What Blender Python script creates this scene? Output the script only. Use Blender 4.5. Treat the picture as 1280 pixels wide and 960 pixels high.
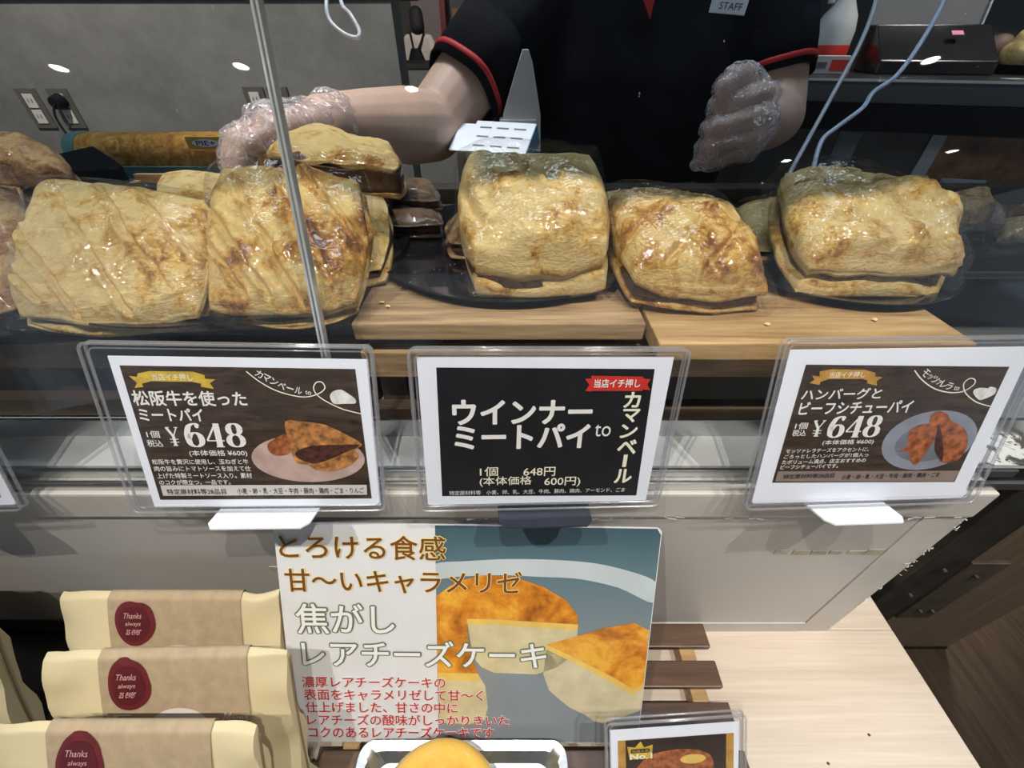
import bpy, bmesh, math, random
from mathutils import Vector, Matrix, noise
R = math.radians
random.seed(7)
scene = bpy.context.scene
COL = scene.collection
for o in list(bpy.data.objects):
    bpy.data.objects.remove(o)

# ------------------------------------------------------------------ camera, world, lights, exposure
CAMZ = 1.30
PITCH = R(39.7)
FPX = 520.0
cam_d = bpy.data.cameras.new('camera')
cam_d.sensor_width = 36.0
cam_d.lens = 36.0 * FPX / 1280.0
cam_d.clip_start = 0.01
cam = bpy.data.objects.new('camera', cam_d)
COL.objects.link(cam)
cam.location = (0, 0, CAMZ)
cam.rotation_euler = (math.pi / 2 - PITCH, 0, 0)
scene.camera = cam

world = bpy.data.worlds.new('world')
scene.world = world
world.use_nodes = True
world.node_tree.nodes['Background'].inputs[0].default_value = (0.72, 0.85, 1.0, 1)
world.node_tree.nodes['Background'].inputs[1].default_value = 0.48
scene.view_settings.view_transform = 'Standard'
scene.view_settings.look = 'None'
scene.view_settings.exposure = 0.0
scene.view_settings.gamma = 1.0
scene.view_settings.use_curve_mapping = False
scene.cycles.transparent_max_bounces = 24

CEIL = 2.70
# downlights: position, energy (W), beam angle, softness
DOWNLIGHTS = [(-2.78, -2.34, 30, 100), (-1.65, -2.32, 30, 100), (-0.67, -2.57, 30, 100),
              (2.49, -2.26, 30, 100), (4.03, -3.61, 30, 100), (2.66, -3.84, 30, 100)]
SPOTS = [((-0.62, -0.42), (-0.22, 0.20, 1.05), 68, 36), ((0.62, -0.42), (0.24, 0.20, 1.05), 68, 36),
         ((0.02, -0.42), (0.03, 0.17, 1.05), 46, 36)]
FILL_LIGHTS = [((-0.28, 0.84), (-0.20, 0.71, 1.20), 52, 27), ((0.38, 0.74), (0.32, 0.655, 1.20), 92, 25), ((1.40, 0.80), (1.15, 1.05, 1.15), 90, 44),
              ((-1.3, 0.95), (-1.05, 1.95, 1.25), 190, 84), ((-1.2, 6.4), (-1.4, 8.2, 1.2), 130, 110), ((-0.9, 3.0), (-0.9, 3.4, 0.9), 25, 90), ((1.15, -0.35), (0.85, 0.42, 0.5), 70, 42)]  # lamps added to brighten arms, fist, counter, wall, mall and cabinet
LIGHT_COL = (1.0, 0.93, 0.83)
FILL_GLOW = 8.5   # strength of the cool fill panel added above the serving side

# ------------------------------------------------------------------ helpers
def pt(px, py, d):
    """point in the room seen in direction (px, py) of the 1280x960 frame at depth d"""
    u = (px - 640) / FPX
    v = (480 - py) / FPX
    c, s = math.cos(PITCH), math.sin(PITCH)
    return Vector((u * d, (c + v * s) * d, CAMZ + (v * c - s) * d))

def obj(name, me, m=None, parent=None):
    o = bpy.data.objects.new(name, me)
    COL.objects.link(o)
    if m is not None:
        if isinstance(m, (list, tuple)):
            for q in m:
                me.materials.append(q)
        else:
            me.materials.append(m)
    if parent is not None:
        o.parent = parent
    return o

def empty(name, loc=(0, 0, 0), rot=(0, 0, 0)):
    o = bpy.data.objects.new(name, None)
    o.empty_display_size = 0.02
    COL.objects.link(o)
    o.location = loc
    o.rotation_euler = rot
    return o

def tag(o, label, cat, group=None):
    o['label'] = label
    o['category'] = cat
    if group:
        o['group'] = group
    return o

def struct(o, label=None):
    o['kind'] = 'structure'
    if label:
        o['label'] = label
    return o

def bmesh_new():
    return bmesh.new()

def finish(bm, name, m, parent=None, smooth=False, bevel=0.0):
    if bevel > 0:
        bmesh.ops.bevel(bm, geom=list(bm.edges), offset=bevel, segments=2, affect='EDGES', profile=0.6)
    bmesh.ops.recalc_face_normals(bm, faces=bm.faces)
    me = bpy.data.meshes.new(name)
    bm.to_mesh(me)
    bm.free()
    if smooth:
        for p in me.polygons:
            p.use_smooth = True
    return obj(name, me, m, parent)

def add_box(bm, c, s, mat=None):
    M = Matrix.Translation(Vector(c))
    if mat is not None:
        M = M @ mat
    M = M @ Matrix.Diagonal((s[0], s[1], s[2], 1))
    return bmesh.ops.create_cube(bm, size=1.0, matrix=M)['verts']

def box(name, c, s, m, parent=None, bevel=0.0, rot=None):
    bm = bmesh.new()
    add_box(bm, c, s, rot)
    return finish(bm, name, m, parent, bevel=bevel)

def box2(name, lo, hi, m, parent=None, bevel=0.0):
    lo, hi = Vector(lo), Vector(hi)
    return box(name, (lo + hi) / 2, hi - lo, m, parent, bevel)

def add_cyl(bm, p0, p1, r0, r1=None, seg=16, caps=True):
    p0, p1 = Vector(p0), Vector(p1)
    r1 = r0 if r1 is None else r1
    d = p1 - p0
    q = d.to_track_quat('Z', 'Y').to_matrix().to_4x4()
    M = Matrix.Translation((p0 + p1) / 2) @ q
    bmesh.ops.create_cone(bm, cap_ends=caps, segments=seg, radius1=r0, radius2=r1, depth=d.length, matrix=M)

def cyl(name, p0, p1, r0, m, parent=None, r1=None, seg=20, smooth=True):
    bm = bmesh.new()
    add_cyl(bm, p0, p1, r0, r1, seg)
    o = finish(bm, name, m, parent)
    if smooth:
        shade_auto(o.data)
    return o

def shade_auto(me, ang=40):
    for p in me.polygons:
        p.use_smooth = True
    try:
        me.set_sharp_from_angle(angle=R(ang))
    except Exception:
        pass

def add_tube(bm, pts, r, seg=8, caps=True):
    pts = [Vector(p) for p in pts]
    rings = []
    up = Vector((0, 0, 1))
    prev = None
    for i, p in enumerate(pts):
        a = pts[max(i - 1, 0)]
        b = pts[min(i + 1, len(pts) - 1)]
        t = (b - a).normalized()
        if prev is None:
            n = t.cross(up)
            if n.length < 1e-4:
                n = t.cross(Vector((1, 0, 0)))
        else:
            n = prev - t * prev.dot(t)
        n.normalize()
        prev = n
        bn = t.cross(n)
        rr = r[i] if isinstance(r, (list, tuple)) else r
        rings.append([bm.verts.new(p + (n * math.cos(k * 2 * math.pi / seg) + bn * math.sin(k * 2 * math.pi / seg)) * rr) for k in range(seg)])
    for i in range(len(rings) - 1):
        for k in range(seg):
            bm.faces.new((rings[i][k], rings[i][(k + 1) % seg], rings[i + 1][(k + 1) % seg], rings[i + 1][k]))
    if caps:
        bm.faces.new(rings[0][::-1])
        bm.faces.new(rings[-1])

def spline(pts, n=8):
    pts = [Vector(p) for p in pts]
    out = []
    for i in range(len(pts) - 1):
        p0 = pts[max(i - 1, 0)]
        p1, p2 = pts[i], pts[i + 1]
        p3 = pts[min(i + 2, len(pts) - 1)]
        for k in range(n):
            t = k / n
            out.append(0.5 * ((2 * p1) + (p2 - p0) * t + (2 * p0 - 5 * p1 + 4 * p2 - p3) * t * t + (3 * p1 - p0 - 3 * p2 + p3) * t ** 3))
    out.append(pts[-1])
    return out

def tube(name, pts, r, m, parent=None, seg=8, n=8):
    bm = bmesh.new()
    add_tube(bm, spline(pts, n), r, seg)
    return finish(bm, name, m, parent, smooth=True)

def lathe(name, prof, m, parent=None, loc=(0, 0, 0), seg=40, smooth_ang=50):
    bm = bmesh.new()
    rings = []
    for r, z in prof:
        if r < 1e-6:
            rings.append([bm.verts.new((loc[0], loc[1], loc[2] + z))])
        else:
            rings.append([bm.verts.new((loc[0] + r * math.cos(2 * math.pi * k / seg), loc[1] + r * math.sin(2 * math.pi * k / seg), loc[2] + z)) for k in range(seg)])
    for a, b in zip(rings[:-1], rings[1:]):
        for k in range(seg):
            k2 = (k + 1) % seg
            if len(a) == 1 and len(b) == 1:
                continue
            if len(a) == 1:
                bm.faces.new((a[0], b[k2], b[k]))
            elif len(b) == 1:
                bm.faces.new((a[k], a[k2], b[0]))
            else:
                bm.faces.new((a[k], a[k2], b[k2], b[k]))
    o = finish(bm, name, m, parent)
    shade_auto(o.data, smooth_ang)
    return o

# ------------------------------------------------------------------ materials
MATS = {}
class NT:
    def __init__(s, name):
        s.m = bpy.data.materials.new(name)
        s.m.use_nodes = True
        s.t = s.m.node_tree
        s.t.nodes.clear()
        s.out = s.t.nodes.new('ShaderNodeOutputMaterial')
    def n(s, typ, **kw):
        nd = s.t.nodes.new('ShaderNode' + typ)
        for k, v in kw.items():
            if k.startswith('i_'):
                key = k[2:].replace('_', ' ')
                nd.inputs[key].default_value = v
            else:
                setattr(nd, k, v)
        return nd
    def l(s, a, b):
        s.t.links.new(a, b)
    def noise(s, scale, detail=4, vec=None, rough=0.55, dist=0.0):
        nd = s.n('TexNoise', i_Scale=scale, i_Detail=detail, i_Roughness=rough, i_Distortion=dist)
        if vec is not None:
            s.l(vec, nd.inputs['Vector'])
        return nd.outputs[0]
    def coords(s, scale=(1, 1, 1), rot=(0, 0, 0)):
        tc = s.n('TexCoord')
        mp = s.n('Mapping')
        mp.inputs['Scale'].default_value = scale
        mp.inputs['Rotation'].default_value = rot
        s.l(tc.outputs['Object'], mp.inputs['Vector'])
        return mp.outputs[0]
    def ramp(s, fac, stops, interp='LINEAR'):
        nd = s.n('ValToRGB')
        cr = nd.color_ramp
        cr.interpolation = interp
        while len(cr.elements) < len(stops):
            cr.elements.new(0.5)
        for e, (p, c) in zip(cr.elements, stops):
            e.position = p
            e.color = (c[0], c[1], c[2], 1) if len(c) == 3 else c
        s.l(fac, nd.inputs[0])
        return nd.outputs[0]
    def math(s, op, a, b=None, c=None, clamp=False):
        nd = s.n('Math', operation=op)
        nd.use_clamp = clamp
        for i, q in enumerate((a, b, c)):
            if q is None:
                continue
            if isinstance(q, (int, float)):
                nd.inputs[i].default_value = q
            else:
                s.l(q, nd.inputs[i])
        return nd.outputs[0]
    def bump(s, h, strength=0.3, dist=0.001):
        nd = s.n('Bump', i_Strength=strength, i_Distance=dist)
        s.l(h, nd.inputs['Height'])
        return nd.outputs[0]
    def principled(s, **kw):
        nd = s.n('BsdfPrincipled')
        for k, v in kw.items():
            key = k.replace('_', ' ')
            if hasattr(v, 'is_output') or isinstance(v, bpy.types.NodeSocket):
                s.l(v, nd.inputs[key])
            else:
                nd.inputs[key].default_value = v
        s.l(nd.outputs[0], s.out.inputs[0])
        return nd

def c4(c):
    return (c[0], c[1], c[2], 1)

def simple(name, col, rough=0.5, metal=0.0, var=0.10, scale=40, bump=0.0, bscale=200, coat=0.0, spec=0.5, stretch=(1, 1, 1)):
    """plain coloured material with a slight procedural variation"""
    if name in MATS:
        return MATS[name]
    t = NT(name)
    v = t.coords(stretch)
    f = t.noise(scale, 3, v)
    d = tuple(max(0, c * (1 - var)) for c in col)
    b = tuple(min(1, c * (1 + var)) for c in col)
    base = t.ramp(f, [(0.3, d), (0.7, b)])
    kw = dict(Base_Color=base, Roughness=rough, Metallic=metal, Coat_Weight=coat, Specular_IOR_Level=spec)
    if bump > 0:
        kw['Normal'] = t.bump(t.noise(bscale, 4, v), bump, 0.001)
    t.principled(**kw)
    MATS[name] = t.m
    return t.m

def wood(name, dark, light, scale=(3, 60, 60), rough=0.55, bump=0.25, coat=0.0, streak=1.0):
    t = NT(name)
    v = t.coords(scale)
    f1 = t.noise(1.6, 6, v, 0.6, 0.6)
    f2 = t.noise(6.0, 4, v, 0.6, 0.2)
    f = t.math('ADD', t.math('MULTIPLY', f1, 0.65), t.math('MULTIPLY', f2, 0.35))
    base = t.ramp(f, [(0.5 - 0.17 * streak, dark), (0.5, tuple((a + b) / 2 for a, b in zip(dark, light))), (0.5 + 0.15 * streak, light)])
    t.principled(Base_Color=base, Roughness=rough, Coat_Weight=coat, Normal=t.bump(f, bump, 0.001))
    MATS[name] = t.m
    return t.m

def clear(name, tint=(0.97, 0.98, 0.98), f0=0.04, rough=0.02, boost=1.0, wrinkle=0.0, wscale=60, haze=0.0, hazecol=(0.9, 0.9, 0.92), flecks=False, stretch=(1, 1, 1), wdist=0.004, fold_glints=0.0):
    """thin clear sheet: see-through with a mirror-like reflection that grows at grazing angles"""
    t = NT(name)
    lw = t.n('LayerWeight', i_Blend=0.5)
    tr = t.n('BsdfTransparent')
    tr.inputs[0].default_value = c4(tint)
    gl = t.n('BsdfGlossy')
    gl.inputs['Roughness'].default_value = rough
    if wrinkle > 0:
        v = t.coords(stretch)
        h = t.math('ADD', t.noise(wscale, 3, v, 0.55, 1.5), t.math('MULTIPLY', t.noise(wscale * 3, 2, v), 0.35))
        nb = t.bump(h, wrinkle, wdist)
        t.l(nb, lw.inputs['Normal'])
        t.l(nb, gl.inputs['Normal'])
    p = t.math('POWER', lw.outputs['Facing'], 4.0)
    f = t.math('ADD', t.math('MULTIPLY', p, (1 - f0) * boost), f0, clamp=True)
    mx = t.n('MixShader')
    t.l(f, mx.inputs[0])
    t.l(tr.outputs[0], mx.inputs[1])
    t.l(gl.outputs[0], mx.inputs[2])
    last = mx
    if haze > 0:
        df = t.n('BsdfDiffuse')
        df.inputs[0].default_value = c4(hazecol)
        ts = t.n('BsdfTranslucent')
        ts.inputs[0].default_value = c4(hazecol)
        ms = t.n('MixShader')
        ms.inputs[0].default_value = 0.5
        t.l(df.outputs[0], ms.inputs[1])
        t.l(ts.outputs[0], ms.inputs[2])
        m2 = t.n('MixShader')
        m2.inputs[0].default_value = haze
        if fold_glints > 0:  # whiter crease lines: doubled film plus highlights painted into the haze
            vv = t.coords((1, 1, 1))
            r1 = t.math('ABSOLUTE', t.math('SUBTRACT', t.noise(22, 2, vv, 0.4, 0.6), 0.5))
            r2 = t.math('ABSOLUTE', t.math('SUBTRACT', t.noise(40, 2, vv, 0.4, 0.8), 0.5))
            rr = t.math('SUBTRACT', 1.0, t.math('MULTIPLY', t.math('MINIMUM', r1, r2), 40.0), clamp=True)
            t.l(t.math('ADD', t.math('MULTIPLY', rr, fold_glints), haze, clamp=True), m2.inputs[0])
        t.l(last.outputs[0], m2.inputs[1])
        t.l(ms.outputs[0], m2.inputs[2])
        last = m2
    if flecks:
        v = t.coords()
        a = t.noise(260, 3, v)
        b = t.noise(14, 3, v)
        k = t.math('MULTIPLY', t.math('GREATER_THAN', a, 0.765), t.math('MULTIPLY', t.math('SUBTRACT', b, 0.38), 1.5), clamp=True)
        df = t.n('BsdfDiffuse')
        df.inputs[0].default_value = (0.8, 0.82, 0.85, 1)
        m2 = t.n('MixShader')
        t.l(k, m2.inputs[0])
        t.l(last.outputs[0], m2.inputs[1])
        t.l(df.outputs[0], m2.inputs[2])
        last = m2
    t.l(last.outputs[0], t.out.inputs[0])
    MATS[name] = t.m
    return t.m

def emit(name, col, s):
    t = NT(name)
    e = t.n('Emission')
    e.inputs[0].default_value = c4(col)
    e.inputs[1].default_value = s
    t.l(e.outputs[0], t.out.inputs[0])
    MATS[name] = t.m
    return t.m

def crust(name, pale, gold, brown, dark, shift=0.0, coat=0.25):
    t = NT(name)
    v = t.coords()
    at = t.n('Attribute', attribute_name='bake')
    big = t.noise(34, 4, v, 0.6, 0.6)
    mid = t.noise(130, 5, v, 0.7, 0.5)
    fine = t.noise(420, 3, v)
    f = t.math('ADD', at.outputs['Fac'], t.math('MULTIPLY', t.math('SUBTRACT', big, 0.5), 2.3))
    f = t.math('ADD', f, t.math('MULTIPLY', t.math('SUBTRACT', mid, 0.5), 1.5))
    f = t.math('ADD', f, t.math('MULTIPLY', t.math('SUBTRACT', fine, 0.5), 0.5))
    f = t.math('ADD', f, shift)
    base = t.ramp(f, [(0.12, pale), (0.42, gold), (0.72, brown), (1.0, dark)])
    flake = t.noise(85, 8, t.coords((1, 1, 2.2)), 0.72, 2.6)
    h = t.math('ADD', t.math('MULTIPLY', flake, 0.8), t.math('MULTIPLY', fine, 0.35))
    gloss = t.math('MULTIPLY', t.math('SUBTRACT', big, 0.42), 6.0, clamp=True)
    t.principled(Base_Color=base, Roughness=0.52, Coat_Weight=t.math('MULTIPLY', gloss, coat * 2), Coat_Roughness=0.12,
                 Subsurface_Weight=0.0, Normal=t.bump(h, 0.85, 0.0045))
    MATS[name] = t.m
    return t.m

M_crust = crust('pastry_pale', (0.84, 0.63, 0.29), (0.73, 0.44, 0.115), (0.40, 0.17, 0.04), (0.10, 0.04, 0.018), 0.02)
M_crustg = crust('pastry_golden', (0.80, 0.58, 0.24), (0.66, 0.36, 0.08), (0.36, 0.14, 0.03), (0.10, 0.04, 0.018), 0.10)
M_crustb = crust('pastry_brown', (0.55, 0.36, 0.17), (0.38, 0.20, 0.08), (0.18, 0.08, 0.035), (0.06, 0.025, 0.015), 0.15)
M_crustd = crust('pastry_dark', (0.20, 0.12, 0.07), (0.13, 0.07, 0.04), (0.07, 0.035, 0.02), (0.03, 0.015, 0.01), 0.1)
M_fill = simple('meat_filling', (0.07, 0.028, 0.017), 0.35, var=0.6, scale=160, bump=1.0, bscale=260, coat=0.3)
M_film = clear('cellophane', tint=(0.99, 0.99, 0.99), f0=0.06, rough=0.05, boost=0.22, wrinkle=1.0, wscale=40)
M_glass = clear('showcase_glass', tint=(0.982, 0.99, 0.989), f0=0.028, rough=0.0, boost=1.0, flecks=True)
M_acryl = clear('clear_acrylic', tint=(0.97, 0.975, 0.985), f0=0.012, rough=0.03, boost=0.5)
M_acryle = clear('acrylic_rim', tint=(0.90, 0.91, 0.94), f0=0.10, rough=0.12, boost=1.0, haze=0.16)
M_glove = clear('plastic_glove', tint=(0.98, 0.97, 0.98), f0=0.14, rough=0.15, boost=0.5, wrinkle=1.0, wscale=40, haze=0.13, wdist=0.010, fold_glints=0.40, hazecol=(0.92, 0.90, 0.93))
M_steel = simple('brushed_steel', (0.62, 0.63, 0.64), 0.28, 1.0, 0.12, 30, stretch=(1, 40, 40))
M_deck = simple('satin_steel_deck', (0.70, 0.72, 0.74), 0.30, 0.05, 0.14, 18)
M_white = simple('white_paper', (0.82, 0.86, 0.94), 0.55, var=0.02)
M_wprint = simple('white_ink', (0.82, 0.81, 0.78), 0.6, var=0.02)
M_black = simple('black_ink', (0.012, 0.012, 0.014), 0.35, var=0.2)
M_blackp = simple('black_plastic', (0.012, 0.012, 0.014), 0.18, var=0.2)
M_plate = simple('black_lacquer', (0.010, 0.010, 0.012), 0.16, var=0.2, coat=0.5)
M_dark = simple('dark_metal', (0.05, 0.047, 0.043), 0.45, 0.6, 0.3)

# ------------------------------------------------------------------ the setting
M_floor = wood('dark_floor_wood', (0.075, 0.048, 0.028), (0.16, 0.105, 0.065), (30, 2, 30), 0.5, 0.1)
struct(box2('floor', (-6, -14, -0.05), (6, 13, 0.0), M_floor))
M_ceil = simple('ceiling_paint', (0.20, 0.20, 0.21), 0.8, var=0.04, scale=2)
struct(box2('ceiling', (-6, -14, CEIL), (6, 13, CEIL + 0.08), M_ceil))

t = NT('grey_mortar')
v = t.coords()
f = t.math('ADD', t.math('MULTIPLY', t.noise(2.2, 6, v, 0.65, 0.6), 0.6), t.math('MULTIPLY', t.noise(11, 5, v, 0.7), 0.4))
t.principled(Base_Color=t.ramp(f, [(0.33, (0.105, 0.10, 0.088)), (0.66, (0.19, 0.182, 0.165))]), Roughness=0.8, Normal=t.bump(f, 0.2, 0.004))
M_mortar = t.m
wall = struct(box2('wall_back', (-4.5, 1.95, 0), (-0.42, 2.10, 1.415), M_mortar), 'grey mortar half-height partition wall behind the counter')
M_cap = simple('wall_cap_grey', (0.55, 0.55, 0.56), 0.5, var=0.05)
struct(box2('trim_1', (-4.5, 1.93, 1.418), (-0.41, 2.12, 1.45), M_cap), 'pale cap along the top of the partition')
M_far = simple('far_wall_taupe', (0.17, 0.145, 0.12), 0.8, var=0.1, scale=2)
struct(box2('wall_far', (-6, 11.0, 0), (6, 11.1, CEIL), M_far), 'taupe wall at the far side of the mall')
M_farr = simple('side_wall_dark', (0.045, 0.042, 0.04), 0.6, var=0.2, scale=2)
struct(box2('wall_right', (1.0, 2.3, 0), (6, 2.4, CEIL), M_farr), 'dark wall behind the service counter')

# downlights
M_lamp = emit('lamp_glow', (1.0, 0.95, 0.86), 55)
M_ring = simple('lamp_ring_white', (0.7, 0.7, 0.7), 0.4)
where = ['ceiling downlight in the far left of the row', 'ceiling downlight in the left of the row', 'ceiling downlight left of the middle of the row', 'ceiling downlight in the right of the row', 'ceiling downlight at the far right back', 'ceiling downlight at the right back']
def downlight(x, y, label, target=None, energy=20, ang=90, glow=True, soft=0.045, col=LIGHT_COL):
    e = tag(empty('ceiling_downlight', (x, y, CEIL)), label, 'light', 'ceiling downlights')
    lathe('trim_ring', [(0.042, -0.001), (0.042, -0.008), (0.056, -0.008), (0.058, 0.0), (0.058, 0.004)], M_ring, e, seg=32)
    if glow:
        lathe('lamp_disc', [(0.0, -0.004), (0.041, -0.004), (0.041, 0.001)], M_lamp, e, seg=32)
    else:
        lathe('lamp_housing', [(0.0, 0.0), (0.041, 0.0), (0.041, -0.004)], M_ring, e, seg=32)
    ld = bpy.data.lights.new('downlight_beam', 'SPOT')
    ld.energy = energy
    ld.color = col
    ld.spot_size = R(ang)
    ld.spot_blend = 0.35
    ld.shadow_soft_size = soft
    lo = bpy.data.objects.new('downlight_beam', ld)
    COL.objects.link(lo)
    lo.parent = e
    lo.location = (0, 0, -0.02)
    d = Vector(target) - Vector((x, y, CEIL)) if target else Vector((0, 0, -1))
    lo.rotation_euler = d.to_track_quat('-Z', 'Y').to_euler()
    return e
for (x, y, en, an), lb in zip(DOWNLIGHTS, where):
    downlight(x, y, lb, None, en, an)
for ((x, y), tg, en, an), lb in zip(SPOTS, ['adjustable spot aimed at the left pies', 'adjustable spot aimed at the right pies', 'adjustable spot aimed at the middle of the showcase']):
    downlight(x, y, lb, tg, en, an, glow=False, soft=0.007)
for ((x, y), tg, en, an), lb in zip(FILL_LIGHTS, ['added spot brightening the reaching arm', 'added spot brightening the gloved fist', 'added light brightening the service counter', 'added light washing the partition wall', 'added light in the mall above the shopper', 'added light in the mall behind the partition', 'added spot brightening the wood clad cabinet']):
    downlight(x, y, lb, tg, en, an, glow=False, soft=0.05, col=(1.0, 0.95, 0.90))
lp = tag(empty('added_fill_panel', (0.1, 0.62, CEIL)), 'long cool white fill panel added on the ceiling above the serving side', 'light')  # added emitter, cool fill for the shaded pies and arms
box2('fill_panel_frame', (-0.95, -0.17, -0.03), (0.95, 0.17, -0.001), M_ring, lp, 0.003)
box2('fill_diffuser', (-0.92, -0.14, -0.0325), (0.92, 0.14, -0.0303), emit('cool_fill_glow', (0.66, 0.84, 1.0), FILL_GLOW), lp)
fb = tag(box2('added_shade_board', (-0.30, -0.030, 1.90), (2.5, 0.010, CEIL - 0.001), simple('shade_board_black', (0.03, 0.03, 0.03), 0.5)), 'black board added out of view above the showcase to shade the pie tops', 'board')  # added unseen blocker; its lower edge throws the shade line on the pies

# ------------------------------------------------------------------ showcase body
TABLE = 0.797
DECK = 1.052
PANY = 0.180
BOARD = 1.153
XR = 0.348
M_panel = simple('cream_panel', (0.46, 0.447, 0.43), 0.42, var=0.05, scale=6)
M_panel2 = simple('cream_trim_strip', (0.50, 0.48, 0.45), 0.45, var=0.07, scale=30)
case = tag(empty('showcase_counter', (-0.2, 0.3, 0)), 'cream fronted showcase counter with a steel deck under the pies', 'counter')
def cbox(name, lo, hi, m, bevel=0.0):
    off = Vector((-0.2, 0.3, 0))
    return box2(name, Vector(lo) - off, Vector(hi) - off, m, case, bevel)
cbox('front_panel', (-1.3, PANY, TABLE - 0.02), (XR - 0.034, PANY + 0.018, 1.020), M_panel)
cbox('top_rail', (-1.3, PANY - 0.003, 1.0215), (XR, PANY + 0.02, DECK - 0.001), M_panel2, 0.002)
cbox('edge_strip', (XR - 0.033, PANY - 0.001, TABLE - 0.02), (XR, PANY + 0.018, 1.020), M_panel2, 0.0008)
cbox('base_strip', (0.11, PANY - 0.0015, TABLE + 0.0005), (XR - 0.034, PANY - 0.0001, TABLE + 0.022), M_panel2)
cbox('side_panel', (XR - 0.02, PANY + 0.021, 0.02), (XR, 0.52, DECK - 0.004), M_panel)
cbox('deck', (-1.3, PANY + 0.022, DECK - 0.003), (0.80, 0.56, DECK), M_deck)
cbox('glass_channel', (-1.3, PANY + 0.0005, DECK - 0.0005), (XR + 0.02, PANY + 0.0035, DECK + 0.007), M_steel, 0.0006)
cbox('glass_channel', (-1.3, PANY + 0.0115, DECK - 0.0005), (XR + 0.02, PANY + 0.0145, DECK + 0.007), M_steel, 0.0006)
cbox('rear_lip', (-1.3, 0.2325, DECK), (0.6, 0.2355, DECK + 0.018), M_steel, 0.0006)
cbox('rear_rail', (-1.3, 0.510, 1.150), (0.75, 0.535, 1.168), M_dark, 0.002)
for x in (-0.9, 0.7):
    cbox('rear_post', (x, 0.512, DECK), (x + 0.02, 0.532, 1.1498), M_dark)
M_tape = simple('old_tape_residue', (0.37, 0.335, 0.27), 0.7, var=0.25, scale=80)
for k in range(7):
    x0 = 0.222 + k * 0.0155
    cbox('tape_residue', (x0, PANY - 0.0006, 0.9635 + random.uniform(-.001, .001)), (x0 + random.uniform(.010, .0155), PANY - 0.0001, 0.9695 + random.uniform(-.0015, .001)), M_tape)
cbox('tape_residue', (-0.215, PANY - 0.0006, 0.935), (-0.175, PANY - 0.0001, 0.941), M_tape)
cbox('deck_shade_sheet', (0.30, 0.245, DECK + 0.0012), (0.79, 0.555, DECK + 0.003), simple('deck_shade_grey', (0.17, 0.175, 0.18), 0.35, var=0.1))  # added sheet that darkens the deck where the spot overlights it
# ragged clear tape along the worn corner of the panel
M_rag = simple('torn_white_tape', (0.75, 0.74, 0.71), 0.5, var=0.1)
bm = bmesh.new()
random.seed(3)
for k in range(26):
    z = TABLE + 0.01 + random.random() * 0.235
    p = Vector((XR + 0.2 + random.uniform(-.003, .001), PANY - 0.3 - 0.0015, z))
    q = p + Vector((random.uniform(-.005, .002), random.uniform(-.002, 0), random.uniform(-.003, .003)))
    add_tube(bm, [p, (p + q) / 2 + Vector((0, -.001, random.uniform(-.002, .002))), q], 0.00025, 4)
for k in range(30):
    x = random.uniform(-0.05, XR)
    p = Vector((x + 0.2, PANY - 0.3 - 0.0036, 1.022 + random.uniform(-.001, .002)))
    q = p + Vector((random.uniform(-.008, .008), -.0005, random.uniform(-.001, .002)))
    add_tube(bm, [p, q], 0.0002, 4)
o = finish(bm, 'frayed_tape_fibres', M_rag, case)
o['kind'] = 'stuff'

# leaning front glass, two panes with a joint
GY0 = PANY + 0.006
GSL = 0.277
def gy(z):
    return GY0 + GSL * (z - DECK)
LEANG = math.atan(GSL)
def glass_pane(x0, x1, label, xslope=0.0):
    e = tag(empty('glass_pane', (0, GY0, DECK), (-LEANG, 0, 0)), label, 'glass')
    H = 0.62
    box2('glass_sheet', (x0, 0.0, 0.0008), (x1, 0.005, H), M_glass, e)
    return e
XJ = -0.118
gl1 = glass_pane(-1.3, XJ - 0.0008, 'clear leaning glass pane in front of the two left pies')
gl2 = glass_pane(XJ + 0.0008, 0.80, 'clear leaning glass pane in front of the right pies')
M_edge = simple('polished_glass_edge', (0.62, 0.66, 0.68), 0.15, 0.6, var=0.2, scale=90, stretch=(1, 1, 0.05))
for a_, g_ in ((-0.0019, gl1), (0.0005, gl2)):
    o = box2('polished_edge', (XJ + a_, -0.0004, 0.004), (XJ + a_ + 0.0014, 0.0056, 0.62), M_edge, g_, 0.0004)
    o['label'] = 'bright polished edge where the two panes meet'

# lower display table
M_tab = wood('pale_ash_laminate', (0.50, 0.415, 0.335), (0.64, 0.555, 0.465), (2.2, 70, 40), 0.5, 0.06)
tbl = tag(empty('display_table', (0, 0, 0)), 'pale ash laminate ledge table below the cream showcase front', 'table')
box2('table_top', (-1.1, -0.40, TABLE - 0.03), (0.42, PANY - 0.0005, TABLE), M_tab, tbl)
box2('table_top', (XR + 0.001, PANY, TABLE - 0.03), (0.42, 0.30, TABLE), M_tab, tbl)
for x in (-1.05, 0.33):
    for y in (-0.36, 0.10):
        box2('leg', (x, y, 0), (x + 0.04, y + 0.04, TABLE - 0.031), M_dark, tbl)
for k, (a, b) in enumerate(((0.262, 0.045), (0.300, 0.02), (0.335, 0.09), (0.285, 0.07))):
    lathe('crumb', [(0, 0.0018), (0.0010, 0.0012), (0.0013, 0.0004), (0, 0)], simple('crumb_dark', (0.10, 0.07, 0.05), 0.8), tbl, (a, b, TABLE), 7)

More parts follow.
